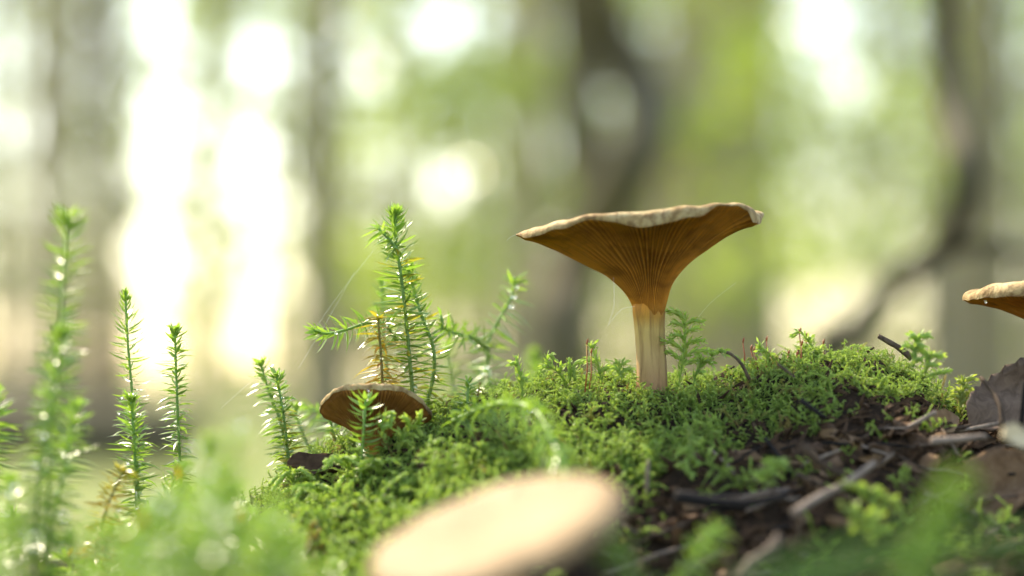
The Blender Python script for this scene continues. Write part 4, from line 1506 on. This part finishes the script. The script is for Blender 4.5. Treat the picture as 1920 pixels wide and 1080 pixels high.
# fine needle and crumb litter that nobody could count
mb = MB()
rg = random.Random(66)
for k in range(9000):
    x, y = rg.uniform(-0.03, 0.16), rg.uniform(0.43, 0.62)
    if moss_cover(x, CD - y) > 0.6 and rg.random() < 0.8:
        continue
    z = hz(x, y)
    a = Vector((rg.uniform(-1, 1), rg.uniform(-1, 1), rg.uniform(-.4, .6))).normalized() * rg.uniform(0.0008, 0.0045)
    r = rg.uniform(0.0001, 0.0007)
    c = Vector((x, y, z + r))
    mb.tube([c - a, c + Vector((0, 0, rg.uniform(0, 0.0006))), c + a], [r * 0.5, r, r * 0.4], 4, rg.random() * 0.5, 0.6, rg.random())
tag(mb.build('litter_crumbs', M['bark_chip'], smooth=False), 'dark crumbs and needles of the leaf litter', 'litter', kind='stuff')

# green blades crossing the bottom right foreground
for k, (pts, d, w, lab) in enumerate([([(1380, 1120), (1520, 1060), (1700, 1015), (1960, 1000)], (0.30, 0.34), 0.0012, 'blurred green grass blade sweeping low across the bottom right'),
                                      ([(1480, 1130), (1600, 1085), (1760, 1060), (1980, 1030)], (0.29, 0.33), 0.0009, 'lower blurred green grass blade along the bottom right')]):
    c = spline(PX(pts, d), 0.002)
    mb = MB()
    n = len(c)
    vs, fs = [], []
    for i, p in enumerate(c):
        w_ = w * (1 - 0.6 * i / n)
        vs += [p - c[0] + Vector((0, 0.3 * w_, w_)), p - c[0] + Vector((0, -0.0004, 0)), p - c[0] - Vector((0, -0.3 * w_, w_))]
    for i in range(n - 1):
        fs += [(3 * i, 3 * i + 1, 3 * i + 4, 3 * i + 3), (3 * i + 1, 3 * i + 2, 3 * i + 5, 3 * i + 4)]
    mb.add(vs, fs)
    o = mb.build('grass_blade', M['grass'])
    o.location = c[0]
    md = o.modifiers.new('thickness', 'SOLIDIFY')
    md.thickness = 0.0003
    tag(o, lab, 'grass')

# ------------------------------------------------------------------ water drops and spider threads
def drop_mesh():
    mb = MB()
    vs, fs = [], []
    nu, nv_ = 12, 8
    for i in range(nv_ + 1):
        th = math.pi * i / nv_
        for k in range(nu):
            a = 2 * math.pi * k / nu
            vs.append((math.sin(th) * math.cos(a), math.sin(th) * math.sin(a), math.cos(th) * (0.92 if i > 4 else 1.0)))
    for i in range(nv_):
        for k in range(nu):
            k2 = (k + 1) % nu
            fs.append((i * nu + k, (i + 1) * nu + k, (i + 1) * nu + k2, i * nu + k2))
    mb.add(vs, fs)
    return mb.mesh('water_drop', M['water'])


dm = drop_mesh()
rg = random.Random(88)
DROPS = [(967, 538, .622, .0006), (963, 556, .622, .0006), (959, 574, .622, .0006), (734, 463, .580, .0003), (750, 556, .580, .0004), (715, 672, .578, .0004), (630, 624, .577, .0004), (912, 688, .62, .0006),
         (905, 700, .62, .0005), (985, 762, .553, .0006), (995, 768, .551, .0007), (690, 732, .565, .0003), (672, 832, .558, .0004), (530, 745, .58, .0003), (533, 760, .58, .0003), (80, 815, .50, .0006),
         (65, 870, .50, .0006), (115, 890, .52, .0005), (118, 850, .52, .0005), (25, 910, .49, .0006), (15, 925, .49, .0005), (228, 745, .565, .0003), (222, 775, .565, .0003), (238, 868, .56, .0004),
         (390, 935, .42, .0008), (385, 880, .40, .0008), (300, 935, .40, .0009), (330, 960, .43, .0008), (420, 970, .42, .0008), (450, 795, .44, .0007), (265, 985, .44, .0007), (305, 1020, .40, .0008),
         (500, 960, .44, .0007), (365, 840, .43, .0007), (60, 1010, .42, .0008), (118, 965, .47, .0006), (8, 960, .50, .0005), (222, 955, .55, .0005), (255, 950, .55, .0004), (350, 978, .55, .0004),
         (388, 980, .55, .0004), (1848, 566, .568, .0003)]
for (a, b, d, r) in DROPS + MAT_DROPS:
    o = link('water_drop', dm)
    o.location = P(a, b, d) if abs(a) > 1 else (a, b, d)
    o.scale = (r, r, r)
    if a == 1848:
        tag(o, 'tiny water drop hanging under the rim of the right mushroom', 'water drop')
    else:
        tag(o, 'small clear water drop clinging to clubmoss leaves', 'water drop', 'water drops on the clubmoss')

for k, (pts, d) in enumerate([([(560, 690), (620, 590), (665, 510)], .60), ([(585, 625), (630, 560), (700, 470)], .60), ([(415, 765), (440, 742), (472, 715)], .57), ([(1150, 520), (1152, 570), (1140, 610)], .57),
                              ([(1140, 610), (1165, 580), (1190, 575)], .575), ([(1290, 620), (1330, 570), (1380, 530)], .58), ([(968, 440), (955, 446), (950, 452)], .58)]):
    c = spline(PX(pts, d), 0.002)
    mb = MB()
    mb.tube([p - c[0] for p in c], [0.00002] * len(c), 4)
    o = mb.build('spider_thread', M['silk'])
    o.location = c[0]
    tag(o, 'fine spider thread stretched between plants', 'spider thread', 'spider threads')

# ------------------------------------------------------------------ volume added to veil and brighten the background like lens glare
lo, hi = Vector((gx[0] - 2, gy[0] - 2, -1.2)), Vector((gx[-1] + 2, gy[-1] + 2, 17.5))
mb = MB()
mb.add([(x, y, z) for z in (lo.z, hi.z) for y in (lo.y, hi.y) for x in (lo.x, hi.x)],
       [(0, 2, 3, 1), (4, 5, 7, 6), (0, 1, 5, 4), (2, 6, 7, 3), (0, 4, 6, 2), (1, 3, 7, 5)])
m, nt, out = new_mat('glare_haze')
pv = N(nt, 'ShaderNodeVolumePrincipled')
pv.inputs['Color'].default_value = (0.97, 0.96, 0.88, 1)
pv.inputs['Density'].default_value = 0.0012
pv.inputs['Anisotropy'].default_value = 0.35
nt.links.new(pv.outputs[0], out.inputs['Volume'])
tag(mb.build('glare_haze', m, smooth=False), kind='stuff')
